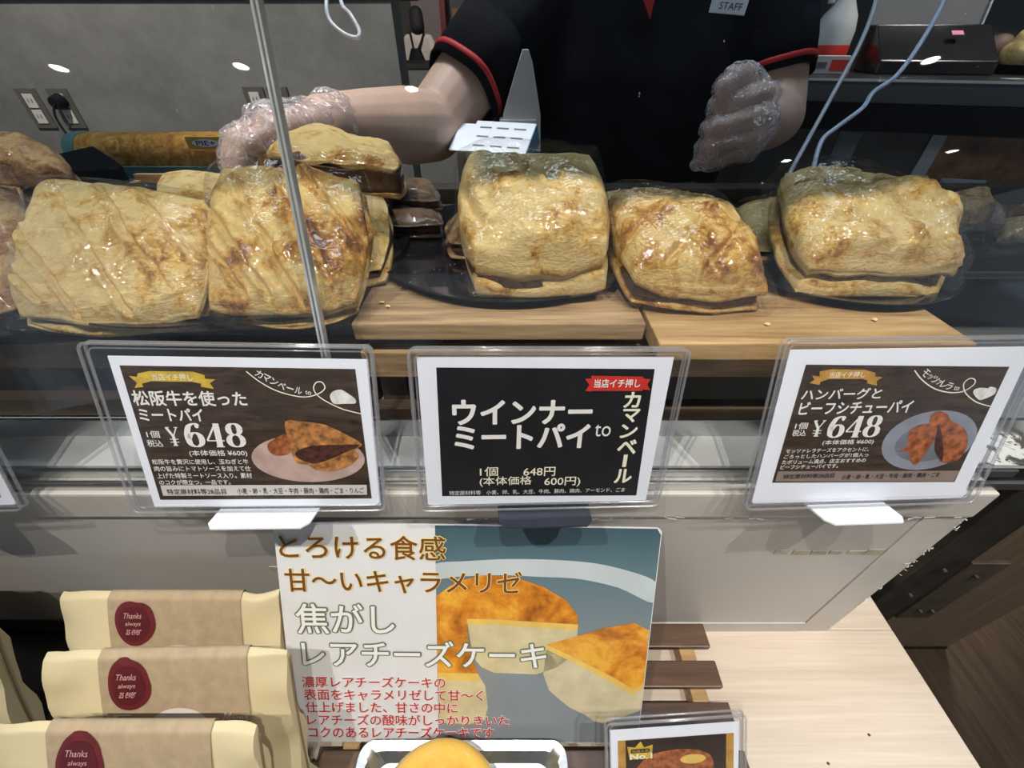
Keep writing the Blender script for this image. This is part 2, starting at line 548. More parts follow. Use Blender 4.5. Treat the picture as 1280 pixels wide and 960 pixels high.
# right neighbour: wood clad unit, steel post
M_npan = wood('brown_wood_cladding', (0.22, 0.145, 0.085), (0.36, 0.25, 0.155), (40, 40, 1.5), 0.45, 0.06)
nb = tag(empty('side_cabinet', (0.8, 0.6, 0)), 'wood clad cabinet behind the right end of the showcase', 'cabinet')
box2('front_panel', (-0.43, -0.18, 0.012), (0.4, -0.16, 1.0), M_npan, nb)
box2('plinth', (-0.43, -0.183, 0.0), (0.4, -0.16, 0.011), M_dark, nb)
box2('cabinet_body', (-0.43, -0.158, 0.012), (0.4, -0.08, 1.0), M_farr, nb)
po = tag(empty('steel_post', (0.47, 0.235, 0)), 'dark steel upright with bolted bracket at the showcase end', 'post')
box2('upright', (-0.027, -0.015, 0.0), (0.020, 0.015, 1.048), M_dark, po, 0.001)
M_brk = simple('bronze_bracket', (0.085, 0.07, 0.052), 0.5, 0.5, 0.25)
box2('bracket_plate', (0.0205, -0.017, 0.73), (0.062, -0.012, 0.87), M_brk, po, 0.001)
for (x, z) in ((0.035, 0.755), (0.050, 0.755), (0.040, 0.845), (-0.005, 0.80), (-0.005, 0.86)):
    cyl('bolt', (x, -0.0175, z), (x, -0.021, z), 0.0022, M_brk, po, seg=10)
box2('corner_clip', (0.025, -0.03, 0.93), (0.075, -0.016, 0.965), M_blackp, po, 0.003)
# white foam pad on the deck end
t = NT('torn_white_paint')
v = t.coords()
f = t.noise(55, 5, v, 0.7, 0.8)
t.principled(Base_Color=t.ramp(f, [(0.47, (0.07, 0.065, 0.06)), (0.52, (0.72, 0.71, 0.69))]), Roughness=0.6)
M_torn = t.m
cbox('peeling_paint_end', (XR - 0.10, PANY + 0.022, DECK + 0.0002), (0.56, 0.34, DECK + 0.0010), M_torn)

# ------------------------------------------------------------------ wooden risers
M_pine = wood('oiled_pine', (0.16, 0.09, 0.042), (0.54, 0.37, 0.205), (4, 55, 55), 0.5, 0.3)
M_oak = wood('honey_oak', (0.24, 0.125, 0.045), (0.62, 0.41, 0.20), (3.5, 50, 50), 0.5, 0.3)
M_walnut = wood('dark_walnut', (0.028, 0.018, 0.012), (0.085, 0.055, 0.035), (4, 55, 55), 0.5, 0.3)
def riser(name, label, x0, x1, planks, m_low, front):
    r = tag(empty(name, ((x0 + x1) / 2, 0.35, DECK)), label, 'riser')
    off = Vector(((x0 + x1) / 2, 0.35, DECK))
    for lo, hi, m in planks:
        box2('plank', Vector(lo) - off, Vector(hi) - off, m, r, 0.0012)
    for z0, z1, m in ((1.106, 1.1285, m_low), (DECK + 0.004, DECK + 0.022, M_walnut)):
        box2('front_slat', Vector((x0, front, z0)) - off, Vector((x1, front + 0.012, z1)) - off, m, r, 0.001)
        box2('back_slat', Vector((x0, 0.478, z0)) - off, Vector((x1, 0.49, z1)) - off, m, r, 0.001)
    for x in (x0 + 0.004, (x0 + x1) / 2 - .01, x1 - 0.024):
        for y in (front + 0.0125, 0.457):
            box2('post', Vector((x, y, DECK + 0.0005)) - off, Vector((x + 0.02, y + 0.02, BOARD - 0.0135)) - off, M_walnut, r)
        box2('cross_bar', Vector((x, front + 0.033, BOARD - 0.034)) - off, Vector((x + 0.02, 0.456, BOARD - 0.0135)) - off, M_walnut, r)
    return r
riser('wooden_riser', 'pine plank riser under the middle and right pies', -0.108, 0.292,
      [((-0.108, 0.240, BOARD - 0.013), (0.090, 0.318, BOARD), M_pine), ((-0.108, 0.320, BOARD - 0.013), (0.110, 0.403, BOARD), M_pine),
       ((-0.108, 0.405, BOARD - 0.013), (0.292, 0.490, BOARD), M_pine),
       ((0.0925, 0.2165, BOARD - 0.013), (0.292, 0.310, BOARD), M_oak), ((0.1125, 0.312, BOARD - 0.013), (0.292, 0.403, BOARD), M_oak)],
      M_pine, 0.2415)
riser('wooden_riser', 'dark walnut riser under the left pies', -0.62, -0.112,
      [((-0.62, 0.252, BOARD - 0.013), (-0.112, 0.330, BOARD), M_walnut), ((-0.62, 0.332, BOARD - 0.013), (-0.112, 0.410, BOARD), M_walnut),
       ((-0.62, 0.412, BOARD - 0.013), (-0.112, 0.490, BOARD), M_walnut)], M_walnut, 0.2525)
# dark box behind the middle sign under the pine plank
M_mattb = simple('matte_black', (0.007, 0.007, 0.009), 0.6, var=0.2, spec=0.15)
tag(box2('black_box', (-0.055, 0.262, DECK + 0.0005), (0.083, 0.40, 1.117), M_mattb), 'black box tucked inside the pine riser behind the winner sign', 'box')

# black plates
def plate(x, y, r, label):
    e = tag(empty('black_plate', (x, y, BOARD)), label, 'plate', 'black lacquer plates')
    lathe('dish', [(0.0, 0.003), (r * 0.8, 0.003), (r * 0.97, 0.0075), (r, 0.0080), (r * 1.004, 0.0072), (r * 0.97, 0.005), (r * 0.82, 0.0004), (0, 0.0004)], M_plate, e, seg=72)
    return e
plate(-0.232, 0.362, 0.139, 'large black plate under the two left pies')
plate(-0.002, 0.374, 0.118, 'black plate under the tall middle pie')
plate(0.262, 0.352, 0.100, 'black plate under the rightmost front pie')
# sheet of film over the plates
def film_sheet(x0, x1, y0, y1, z, label, seed):
    bm = bmesh.new()
    n, m = 36, 22
    g = []
    for j in range(m + 1):
        row = []
        for i in range(n + 1):
            x = x0 + (x1 - x0) * i / n
            y = y0 + (y1 - y0) * j / m
            h = (noise.fractal(Vector((x * 22 + seed, y * 22, seed)), 1.0, 2.0, 3) * 0.5 + 0.5) * 0.008
            h += 0.0015
            x += 0.006 * noise.noise(Vector((y * 30, seed, 0)))
            row.append(bm.verts.new((x, y + 0.006 * noise.noise(Vector((x * 30, seed, 3))), z + max(h, 0.0005))))
        g.append(row)
    for j in range(m):
        for i in range(n):
            bm.faces.new((g[j][i], g[j][i + 1], g[j + 1][i + 1], g[j + 1][i]))
    o = finish(bm, 'cellophane_sheet', M_film, None, smooth=True)
    return tag(o, label, 'plastic film')
film_sheet(-0.098, 0.0, 0.262, 0.37, BOARD + 0.008, 'crumpled clear film on the plate left of the middle pie', 1.0)
film_sheet(0.085, 0.20, 0.240, 0.33, BOARD + 0.001, 'crumpled clear film on the oak plank between the right pies', 5.0)
eb = tag(empty('black_side_tray', (0.47, 0.43, DECK)), 'black tray stand at the right end beyond the oak plank', 'tray')
box2('tray_top', (-0.125, -0.075, 0.078), (0.16, 0.085, 0.086), M_plate, eb, 0.002)
for x in (-0.12, 0.14):
    for y in (-0.07, 0.065):
        box2('leg', (x, y, 0.0012), (x + 0.015, y + 0.015, 0.0778), M_mattb, eb)
film_sheet(0.37, 0.50, 0.37, 0.47, DECK + 0.087, 'crumpled film at the right end of the riser', 9.0)

# ------------------------------------------------------------------ pies
def slab(name, m, parent, org, C, N, D, t0, t1, n=48, dome=0.0, rag=0.0015, seed=0.0, grooves=(), inset=0.0, bulge=0.002, layers=0.0015, round_=0.46, side=6, bake=0.0, rfreq=55, gw=0.035, gd=0.0026, dents=(), wav0=0.0, wav1=0.0, ragged=1.0):
    """pastry sheet between depth t0 and t1 along D below the quad C = (tl, tr, br, bl)"""
    tl, tr, br, bl = C
    cen = (tl + tr + br + bl) / 4
    verts, bk = [], []
    def surf(a, b):
        x = a * math.sqrt(max(0, 1 - round_ * b * b / 2))
        y = b * math.sqrt(max(0, 1 - round_ * a * a / 2))
        u, w = (x + 1) / 2, (y + 1) / 2
        P = (bl * (1 - u) + br * u) * (1 - w) + (tl * (1 - u) + tr * u) * w
        wob = 1 + (0.055 * noise.noise(P * 16 + Vector((seed * 2, 0, 3))) + 0.03 * noise.noise(P * 45 + Vector((0, seed, 1)))) * max(abs(a), abs(b)) ** 3 * ragged
        return cen + (P - cen) * (1 - inset) * wob
    top = {}
    rim_n = 0.004 / max(1e-3, (tr - tl).length)
    for j in range(n + 1):
        for i in range(n + 1):
            a, b = -1 + 2 * i / n, -1 + 2 * j / n
            P = surf(a, b)
            e = (1 - a ** 4) * (1 - b ** 4)
            ee = (1 - abs(a) ** 14) * (1 - abs(b) ** 14)
            q = P * rfreq + Vector((seed, seed * 1.7, 0))
            w1 = noise.fractal(q, 0.9, 2.1, 4)
            w2 = noise.noise(P * 18 + Vector((seed, 0, seed)))
            h = dome * e + rag * w1 * (0.3 + 0.7 * ee) + rag * 2.6 * w2 * ee - 0.0035 * (1 - ee)
            g = lip = gold = 0.0
            for (ax, ay, bx, by) in grooves:
                dx, dy = bx - ax, by - ay
                L2 = dx * dx + dy * dy
                tt = max(0, min(1, ((a - ax) * dx + (b - ay) * dy) / L2))
                wob = 0.03 * noise.noise(Vector((a * 4 + seed, b * 4, 2)))
                d = math.hypot(a - ax - tt * dx + wob, b - ay - tt * dy)
                g = max(g, math.exp(-(d / gw) ** 2))
                lip = max(lip, math.exp(-((d - 2.4 * gw) / (1.3 * gw)) ** 2))
            h += gd * (0.55 * lip * (1 - g) - g)
            for (ax, ay, rr, dep) in dents:
                q_ = math.exp(-((a - ax) ** 2 + (b - ay) ** 2) / rr ** 2)
                h -= dep * q_
                if dep < 0:
                    gold = max(gold, q_)
            jit = Vector((noise.noise(q * 0.7), noise.noise(q * 0.7 + Vector((9, 0, 0))), noise.noise(q * 0.7 + Vector((0, 9, 0))))) * rag * 0.9
            top[i, j] = len(verts)
            verts.append(P + D * (t0 + wav0 * noise.noise(P * 32 + Vector((seed, 4, 0)))) + N * h + jit)
            bk.append(bake + 0.16 * w2 + 0.12 * w1 - 0.12 * g + 0.12 * lip + 0.16 * (1 - ee) + 0.38 * gold)
    bot = {}
    for j in range(n + 1):
        for i in range(n + 1):
            a, b = -1 + 2 * i / n, -1 + 2 * j / n
            P = surf(a, b)
            w = noise.noise(P * 40 + Vector((0, seed, 7)))
            bot[i, j] = len(verts)
            verts.append(P + D * (t1 + wav1 * noise.noise(P * 36 + Vector((seed, 1, 5)))) + N * 0.0012 * w)
            bk.append(bake + 0.25 + 0.2 * w)
    faces = []
    for j in range(n):
        for i in range(n):
            faces.append((top[i, j], top[i + 1, j], top[i + 1, j + 1], top[i, j + 1]))
            faces.append((bot[i, j], bot[i, j + 1], bot[i + 1, j + 1], bot[i + 1, j]))
    loop = [(i, 0) for i in range(n)] + [(n, j) for j in range(n)] + [(n - i, n) for i in range(n)] + [(0, n - j) for j in range(n)]
    rows = [[top[k] for k in loop]]
    for r in range(1, side):
        f = r / side
        row = []
        for k, ij in enumerate(loop):
            A, B = verts[top[ij]], verts[bot[ij]]
            P = A.lerp(B, f)
            outd = (P - cen)
            outd = outd - N * outd.dot(N)
            outd.normalize()
            lay = noise.noise(Vector((P.x * 14 + seed, P.y * 14, f * 9 + seed * 3)))
            row.append(len(verts))
            verts.append(P + outd * (bulge * math.sin(math.pi * f) + layers * lay))
            bk.append(bake + 0.05 + 0.45 * lay)
        rows.append(row)
    rows.append([bot[k] for k in loop])
    L = len(loop)
    for r in range(side):
        for k in range(L):
            k2 = (k + 1) % L
            faces.append((rows[r][k], rows[r + 1][k], rows[r + 1][k2], rows[r][k2]))
    me = bpy.data.meshes.new(name)
    me.from_pydata([tuple(p - org) for p in verts], [], faces)
    at = me.attributes.new('bake', 'FLOAT', 'POINT')
    at.data.foreach_set('value', bk)
    for p in me.polygons:
        p.use_smooth = True
    me.update()
    return obj(name, me, m, parent)

def pie(label, quad, th, m, seed, n=44, dome=0.008, grooves=(), wrap=True, D=(0, 0.18, -1), bake=0.12, rag=0.0016, cat='pie', group='savoury pies behind the glass', fill_in=0.05, split=(0.40, 0.62), bottom_grow=0.0, dents=(), gw=0.026, gd=0.0036, layers=0.0026, film=1.02, mb=None):
    C = [pt(*q) for q in quad]
    mid_ = sum(C, Vector()) / 4
    C = [mid_ + (p - mid_) * 1.03 for p in C]
    tl, tr, br, bl = C
    N = (tr - tl).cross(tl - bl).normalized()
    if N.z < 0:
        N = -N
    D = Vector(D).normalized()
    low = min(C, key=lambda p: p.z)
    cen = (tl + tr + br + bl) / 4
    org = cen + D * th
    e = tag(empty('meat_pie', org), label, cat, group)
    slab('top_crust', m, e, org, C, N, D, 0.0, th * split[0], n, dome, rag, seed, grooves, bake=bake, dents=dents, gw=gw, gd=gd, layers=layers, wav1=th * 0.30)
    slab('filling', M_fill, e, org, C, N, D, th * (split[0] - 0.2), th * (split[1] + 0.2), max(20, n // 2), 0.0, 0.002, seed + 3, inset=fill_in, layers=0.004, side=4)
    slab('bottom_crust', mb or m, e, org, C, N, D, th * split[1], th, max(24, n * 2 // 3), 0.0, rag, seed + 5, inset=-bottom_grow, bake=bake + 0.05, layers=layers, wav0=th * 0.22)
    if wrap:
        w = slab('cellophane_wrapper', M_film, e, org, C, N, D, -0.003, th + 0.001, 40, dome + 0.003, 0.0032, seed + 11, inset=1 - film, ragged=0.5, layers=0.002, bulge=0.004, rfreq=38, round_=0.15)
    return e

G4 = [(-0.95, 0.15, -0.25, -0.95), (-0.75, 0.85, 0.35, -0.92), (-0.25, 0.92, 0.78, -0.75), (0.25, 0.92, 0.92, -0.25), (-0.98, -0.45, -0.72, -0.85)]
pie('pale scored pie wrapped in film, front left corner of the showcase', [(36, 214, .298), (262, 240, .292), (246, 392, .262), (2, 394, .262)], 0.014, M_crust, 1.0, 84, 0.007, G4, bake=0.06, split=(0.58, 0.62), rag=0.0022, film=1.012, dents=[(-0.2, 0.95, 0.5, 0.003), (-0.15, 0.35, 0.30, -0.001), (0.35, 0.15, 0.25, -0.001), (0.1, -0.05, 0.25, -0.001), (-0.6, -0.55, 0.16, -0.0005)])
pie('golden scored pie standing beside the glass joint', [(264, 196, .302), (452, 216, .302), (447, 374, .265), (250, 380, .263)], 0.019, M_crustg, 2.0, 84, 0.009,
    [(-0.9, 0.2, -0.1, -0.92), (-0.75, 0.75, 0.3, -0.95), (-0.1, 0.8, 0.72, -0.8), (0.3, 0.85, 0.92, -0.2), (-0.9, -0.3, -0.45, -0.9)], bake=0.14, film=1.02, gd=0.0042, dents=[(0.15, 0.25, 0.28, -0.001), (0.45, -0.1, 0.3, -0.001), (-0.55, -0.5, 0.3, -0.001)], rag=0.0026, split=(0.55, 0.66))
pie('puffed creamy pie on the middle plate behind the winner sign', [(572, 190, .322), (744, 184, .322), (768, 302, .271), (586, 314, .268)], 0.036, M_crust, 3.0, 84, 0.010,
    [(-0.15, 0.75, 0.25, -0.05), (-0.95, 0.2, -0.8, -0.5), (0.3, 0.2, 0.9, 0.1)], bake=0.05, D=(0, 0.02, -1), rag=0.0034, dents=[(-0.12, 0.55, 0.26, 0.012), (0.75, -0.75, 0.25, 0.004), (-0.25, 0.1, 0.25, -0.001), (0.5, -0.5, 0.3, -0.001)], gw=0.05, gd=0.004, split=(0.60, 0.64), film=1.02, bottom_grow=0.01)
GD = [(-0.9, -0.4, 0.3, 0.9), (-0.5, -0.8, 0.8, 0.7), (0.0, -0.9, 0.95, 0.1), (-0.9, 0.4, 0.2, -0.9), (-0.6, 0.85, 0.75, -0.7), (0.1, 0.9, 0.95, -0.2)]
pie('diamond turned golden pie with crosshatch scoring left of the rightmost pie', [(755, 236, .318), (908, 240, .318), (972, 356, .270), (790, 340, .272)], 0.024, M_crustg, 4.0, 80, 0.010, GD, bake=0.18, D=(0.12, 0.05, -1), gd=0.0024, gw=0.024, film=1.02, split=(0.62, 0.70), rag=0.0028)
pie('rightmost front pie with a swollen golden top and open folded crust', [(974, 204, .328), (1172, 240, .330), (1222, 318, .279), (1016, 320, .276)], 0.032, M_crust, 5.0, 84, 0.013,
    [(-0.8, 0.9, -0.3, -0.8), (-0.4, 0.95, 0.2, -0.7), (-0.95, 0.0, -0.1, -0.9), (-0.9, 0.5, 0.0, 0.3)], bake=0.10, D=(-0.05, 0.02, -1), dents=[(0.32, 0.15, 0.34, -0.013), (0.9, 0.0, 0.3, -0.007), (-0.5, -0.4, 0.3, 0.004)], split=(0.58, 0.68), film=1.02, bottom_grow=0.0, fill_in=0.14, rag=0.0032)
# pie held by the gloved hand
pie('opened brown pie gripped by the gloved hand above the others', [(378, 154, .405), (488, 176, .395), (502, 208, .352), (322, 184, .350)], 0.030, M_crustg, 6.0, 44, 0.006, (), wrap=False, bake=-0.02, D=(0, 0.1, -1), fill_in=0.0, split=(0.30, 0.66), rag=0.003, layers=0.003, mb=M_crust)
# pies behind
GB = 'savoury pies at the back'
pie('flaky brown pie at the back left corner under the outlets', [(8, 168, .40), (66, 184, .40), (84, 212, .37), (-45, 214, .37)], 0.030, M_crustb, 7.0, 30, 0.010, (), False, bake=0.1, group=GB, rag=0.004)
pie('brown pie cut off by the left picture border', [(-150, 236, .330), (24, 226, .330), (18, 388, .270), (-170, 388, .270)], 0.012, M_crustb, 8.0, 32, 0.008, (), False, bake=0.05, group=GB, rag=0.003)
pie('small shaded pie end between the two left pies', [(200, 218, .400), (300, 214, .400), (300, 250, .360), (190, 250, .360)], 0.028, M_crust, 9.0, 24, 0.006, (), False, bake=0.15, group=GB)
pie('pie standing directly behind the golden scored pie', [(320, 222, .375), (483, 240, .372), (480, 335, .305), (320, 340, .305)], 0.015, M_crust, 10.0, 30, 0.006, (), False, bake=0.05, group=GB)
pie('upper dark brown pie lying behind the film covered plate', [(482, 226, .425), (540, 228, .425), (550, 246, .392), (486, 246, .392)], 0.013, M_crustd, 11.0, 24, 0.006, (), False, bake=0.1, group=GB, rag=0.003)
pie('lower dark brown pie of the two behind the plate', [(482, 252, .415), (542, 252, .415), (553, 276, .372), (486, 276, .372)], 0.017, M_crustd, 12.0, 24, 0.004, (), False, bake=0.1, group=GB, rag=0.003)
pie('brown pie peeking out left of the tall middle pie', [(566, 258, .395), (735, 250, .395), (745, 300, .330), (556, 300, .330)], 0.019, M_crustb, 13.0, 28, 0.006, (), False, bake=0.1, group=GB)
pie('greenish shaded pie end between middle pie and diamond pie', [(742, 240, .43), (830, 236, .43), (830, 285, .365), (746, 285, .365)], 0.015, M_crust, 14.0, 24, 0.006, (), False, bake=0.1, group=GB)
pie('shaded pie in film between the diamond pie and the rightmost pie', [(914, 258, .415), (990, 244, .415), (1005, 306, .345), (925, 308, .345)], 0.015, M_crust, 15.0, 30, 0.009, (), True, bake=0.10, group=GB)
pie('grey film wrapped pie behind the rightmost front pie', [(1150, 236, .465), (1240, 240, .465), (1264, 276, .420), (1160, 272, .420)], 0.022, M_crustb, 16.0, 30, 0.008, (), True, bake=0.12, group=GB, rag=0.004)
pie('wrapped pie at the right picture border behind the riser', [(1250, 270, .460), (1330, 268, .460), (1345, 296, .420), (1252, 298, .420)], 0.018, M_crustb, 17.0, 26, 0.006, (), True, bake=0.05, group=GB)
# crumbs on the plank
random.seed(5)
for k, (x, y) in enumerate([(-0.094, 0.268), (-0.088, 0.262), (0.17, 0.238), (0.245, 0.244)]):
    bm = bmesh.new()
    bmesh.ops.create_icosphere(bm, subdivisions=1, radius=0.0018)
    for v_ in bm.verts:
        v_.co = Vector((v_.co.x * random.uniform(.8, 1.5), v_.co.y * random.uniform(.7, 1.2), (v_.co.z + .002) * random.uniform(.4, .6)))
    o = finish(bm, 'pastry_crumb', M_fill if False else simple('crumb_pale', (0.72, 0.55, 0.28), 0.7), None)
    o.location = (x, y, BOARD + 0.0003)
    tag(o, 'tiny pale pastry crumb fallen on the wooden plank', 'crumb', 'pastry crumbs on the planks')

# ------------------------------------------------------------------ flat prints and signs
SCR = bpy.data.scenes.new('scratch')
def baked(o):
    """mesh of a text or modified object, worked out in an otherwise empty scene"""
    SCR.collection.objects.link(o)
    vl = SCR.view_layers[0]
    vl.update()
    dg = vl.depsgraph
    me = bpy.data.meshes.new_from_object(o.evaluated_get(dg))
    bpy.data.objects.remove(o)
    return me

def text_mesh(body, bold=0.0):
    cu = bpy.data.curves.new('lettering', 'FONT')
    cu.body = body
    cu.size = 1.0
    cu.offset = bold
    cu.resolution_u = 3
    o = bpy.data.objects.new('lettering', cu)
    me = baked(o)
    bpy.data.curves.remove(cu)
    return me

def text(body, x0, y0, x1, y1, m, parent, layer, bold=0.0, name='lettering', rot=0.0, mapf=None, halo=0.0):
    """flat lettering filling the box x0..x1, y0..y1 (mm) of its card"""
    fat = 0.0
    if bold > 0 and not mapf and not halo and any(ord(ch) > 0x2fff for ch in body):
        fat, bold = bold, 0.0
    if halo:
        bold = 0.0
    me = text_mesh(body, bold)
    xs = [v_.co.x for v_ in me.vertices]
    ys = [v_.co.y for v_ in me.vertices]
    if not xs:
        return None
    ax, bx, ay, by = min(xs), max(xs), min(ys), max(ys)
    sx = (x1 - x0) / max(1e-6, bx - ax)
    sy = (y1 - y0) / max(1e-6, by - ay)
    cx, cy = (x0 + x1) / 2, (y0 + y1) / 2
    for v_ in me.vertices:
        X = (v_.co.x - (ax + bx) / 2) * sx
        Y = (v_.co.y - (ay + by) / 2) * sy
        if rot:
            X, Y = X * math.cos(rot) - Y * math.sin(rot), X * math.sin(rot) + Y * math.cos(rot)
        X += cx
        Y += cy
        v_.co = mapf(X, Y, layer) if mapf else Vector((X / 1000, Y / 1000, layer))
    me.materials.clear()
    if fat > 0:
        halo = fat * sy * 0.9
    if halo > 0:
        P0 = [v_.co.copy() for v_ in me.vertices]
        F0 = [tuple(p.vertices) for p in me.polygons]
        PV, FV = [], []
        for k in range(12):
            a_ = 2 * math.pi * k / 12
            dx = Vector((math.cos(a_), math.sin(a_), 0)) * halo / 1000
            b0 = len(PV)
            PV += [p + dx + Vector((0, 0, k * 4e-6)) for p in P0]
            FV += [tuple(i + b0 for i in f_) for f_ in F0]
        me = bpy.data.meshes.new(name)
        me.from_pydata(PV, [], FV)
    return obj(name, me, m, parent)

def poly(name, pts, m, parent, layer, mapf=None, sub=1, soft=False, xlim=None):
    bm = bmesh.new()
    if soft:
        n0 = len(pts)
        q = []
        for i in range(n0):
            p0, p1, p2, p3 = (Vector(pts[(i + k) % n0]) for k in (-1, 0, 1, 2))
            for k in range(5):
                f_ = k / 5
                v2 = 0.5 * (2 * p1 + (p2 - p0) * f_ + (2 * p0 - 5 * p1 + 4 * p2 - p3) * f_ * f_ + (3 * p1 - p0 - 3 * p2 + p3) * f_ ** 3)
                q.append(p1.lerp(p2, f_).lerp(v2, 0.85))
        pts = [(v2.x if not xlim else min(max(v2.x, xlim[0]), xlim[1]), v2.y) for v2 in q]
    if sub > 1:
        q = []
        for i, p in enumerate(pts):
            n_ = pts[(i + 1) % len(pts)]
            for k in range(sub):
                q.append((p[0] + (n_[0] - p[0]) * k / sub, p[1] + (n_[1] - p[1]) * k / sub))
        pts = q
    vs = [bm.verts.new(mapf(x, y, layer) if mapf else (x / 1000, y / 1000, layer)) for x, y in pts]
    f = bm.faces.new(vs)
    if not mapf:
        f.normal_update()
        if f.normal.z < 0:
            f.normal_flip()
    bmesh.ops.triangulate(bm, faces=[f])
    me = bpy.data.meshes.new(name)
    bm.to_mesh(me)
    bm.free()
    return obj(name, me, m, parent)

def line(name, pts, w, m, parent, layer, n=6):
    """flat printed line of width w (mm)"""
    P = spline([(x, y, 0) for x, y in pts], n)
    bm = bmesh.new()
    prev = None
    for i, p in enumerate(P):
        d = (P[min(i + 1, len(P) - 1)] - P[max(i - 1, 0)]).normalized()
        nn = Vector((-d.y, d.x, 0)) * w / 2
        a = bm.verts.new(((p.x + nn.x) / 1000, (p.y + nn.y) / 1000, layer))
        b = bm.verts.new(((p.x - nn.x) / 1000, (p.y - nn.y) / 1000, layer))
        if prev:
            bm.faces.new((prev[0], prev[1], b, a))
        prev = (a, b)
    me = bpy.data.meshes.new(name)
    bm.to_mesh(me)
    bm.free()
    return obj(name, me, m, parent)

def rect(x0, y0, x1, y1):
    return [(x0, y0), (x1, y0), (x1, y1), (x0, y1)]

def rrect(x0, y0, x1, y1, r, n=5):
    out = []
    for cx, cy, a0 in ((x1 - r, y1 - r, 0), (x0 + r, y1 - r, 90), (x0 + r, y0 + r, 180), (x1 - r, y0 + r, 270)):
        for k in range(n + 1):
            a = R(a0 + 90 * k / n)
            out.append((cx + r * math.cos(a), cy + r * math.sin(a)))
    return out

def ellipse(cx, cy, rx, ry, n=32):
    return [(cx + rx * math.cos(2 * math.pi * k / n), cy + ry * math.sin(2 * math.pi * k / n)) for k in range(n)]

def sheet(name, pts, t_, m, parent, z0=0.0):
    """thin plate with outline pts (mm), thickness t_ (m), front at z0"""
    bm = bmesh.new()
    a = [bm.verts.new((x / 1000, y / 1000, z0)) for x, y in pts]
    b = [bm.verts.new((x / 1000, y / 1000, z0 - t_)) for x, y in pts]
    bm.faces.new(a)
    bm.faces.new(b[::-1])
    for i in range(len(pts)):
        j = (i + 1) % len(pts)
        bm.faces.new((a[i], b[i], b[j], a[j]))
    return finish(bm, name, m, parent)

LY = 0.00018
I_wood = wood('printed_wood', (0.014, 0.008, 0.005), (0.085, 0.052, 0.032), (25, 130, 1), 0.45, 0.0)
I_gold = simple('gold_ink', (0.62, 0.43, 0.05), 0.4, var=0.25, scale=120)
I_gold2 = simple('amber_ink', (0.50, 0.27, 0.05), 0.4, var=0.25, scale=120)
I_red = simple('red_ink', (0.60, 0.035, 0.025), 0.4, var=0.05)
I_cream = simple('cream_ink', (0.86, 0.84, 0.66), 0.5, var=0.03)
I_bar = simple('pale_bar_ink', (0.62, 0.59, 0.56), 0.5, var=0.03)
I_bark = simple('brown_grey_bar_ink', (0.25, 0.19, 0.16), 0.5, var=0.1)
I_plate = simple('pinkish_plate_print', (0.50, 0.36, 0.31), 0.5, var=0.2, scale=60)
I_plate2 = simple('blue_grey_plate_print', (0.26, 0.28, 0.34), 0.5, var=0.15, scale=60)
I_pie = simple('printed_pie_crust', (0.40, 0.17, 0.05), 0.5, var=0.75, scale=170)
I_pie2 = simple('printed_roast_crust', (0.33, 0.10, 0.03), 0.5, var=0.7, scale=190)
I_meat = simple('printed_filling', (0.07, 0.022, 0.014), 0.5, var=0.7, scale=300)
I_cheese = simple('printed_cheese', (0.74, 0.75, 0.72), 0.5, var=0.2, scale=200)

def holder(e, x0, y0, x1, y1, tab, tabm):
    """clear acrylic card stand: back and front sheets, rim and foot"""
    sheet('back_sheet', rrect(x0, y0, x1, y1, 4), 0.0014, M_acryl, e, -0.0012)
    sheet('front_sheet', rrect(x0, y0, x1, y1, 4), 0.0010, M_acryl, e, 0.0026)
    for dz, ins, rr in ((0.0026, 0.0, 0.0009), (-0.0018, 0.0, 0.0009), (0.0010, 3.0, 0.0005)):
        pts = rrect(x0 + ins, y0 + ins, x1 - ins, y1 - ins, 4)
        pts = [Vector((a / 1000, b / 1000, dz)) for a, b in pts]
        bm = bmesh.new()
        add_tube(bm, pts + [pts[0]], rr, 6, caps=False)
        finish(bm, 'rim', M_acryle, e, smooth=True)
    # foot: short neck and a flat tongue towards the front
    fx0, fx1, ln = tab
    bm = bmesh.new()
    P = [(fx0, 0), (fx1, 0), (fx1 - 1, ln - 5), (fx1 - 5, ln), (fx0 + 5, ln), (fx0 + 1, ln - 5)]
    a_ = [bm.verts.new((x / 1000, y0 / 1000 - 0.0010, z / 1000 - 0.004)) for x, z in P]
    b_ = [bm.verts.new((x / 1000, y0 / 1000 - 0.0025, z / 1000 - 0.004)) for x, z in P]
    bm.faces.new(a_)
    bm.faces.new(b_[::-1])
    for i in range(len(P)):
        j = (i + 1) % len(P)
        bm.faces.new((a_[i], b_[i], b_[j], a_[j]))
    o = finish(bm, 'foot', tabm, e, bevel=0.0003)
    return o

def sign_root(name, label, pos, lean, yaw, roll, w):
    e = tag(empty(name), label, 'sign')
    Mx = Matrix.Translation(Vector((pos[0], pos[1], CAMZ + pos[2]))) @ Matrix.Rotation(R(yaw), 4, 'Z') @ Matrix.Rotation(math.pi / 2 - R(lean), 4, 'X') @ Matrix.Rotation(R(roll), 4, 'Z') @ Matrix.Translation(Vector((-w / 2, 0, 0)))
    e.matrix_world = Mx
    return e

M_tabw = simple('white_foot_plastic', (0.80, 0.84, 0.86), 0.3, var=0.02)
M_tabb = simple('navy_foot_plastic', (0.022, 0.028, 0.042), 0.15, var=0.1)

def serif_lines(card, rows, layer, m, bold=0.012):
    for b, x0, y0, x1, y1 in rows:
        text(b, x0, y0, x1, y1, m, card, layer, bold)

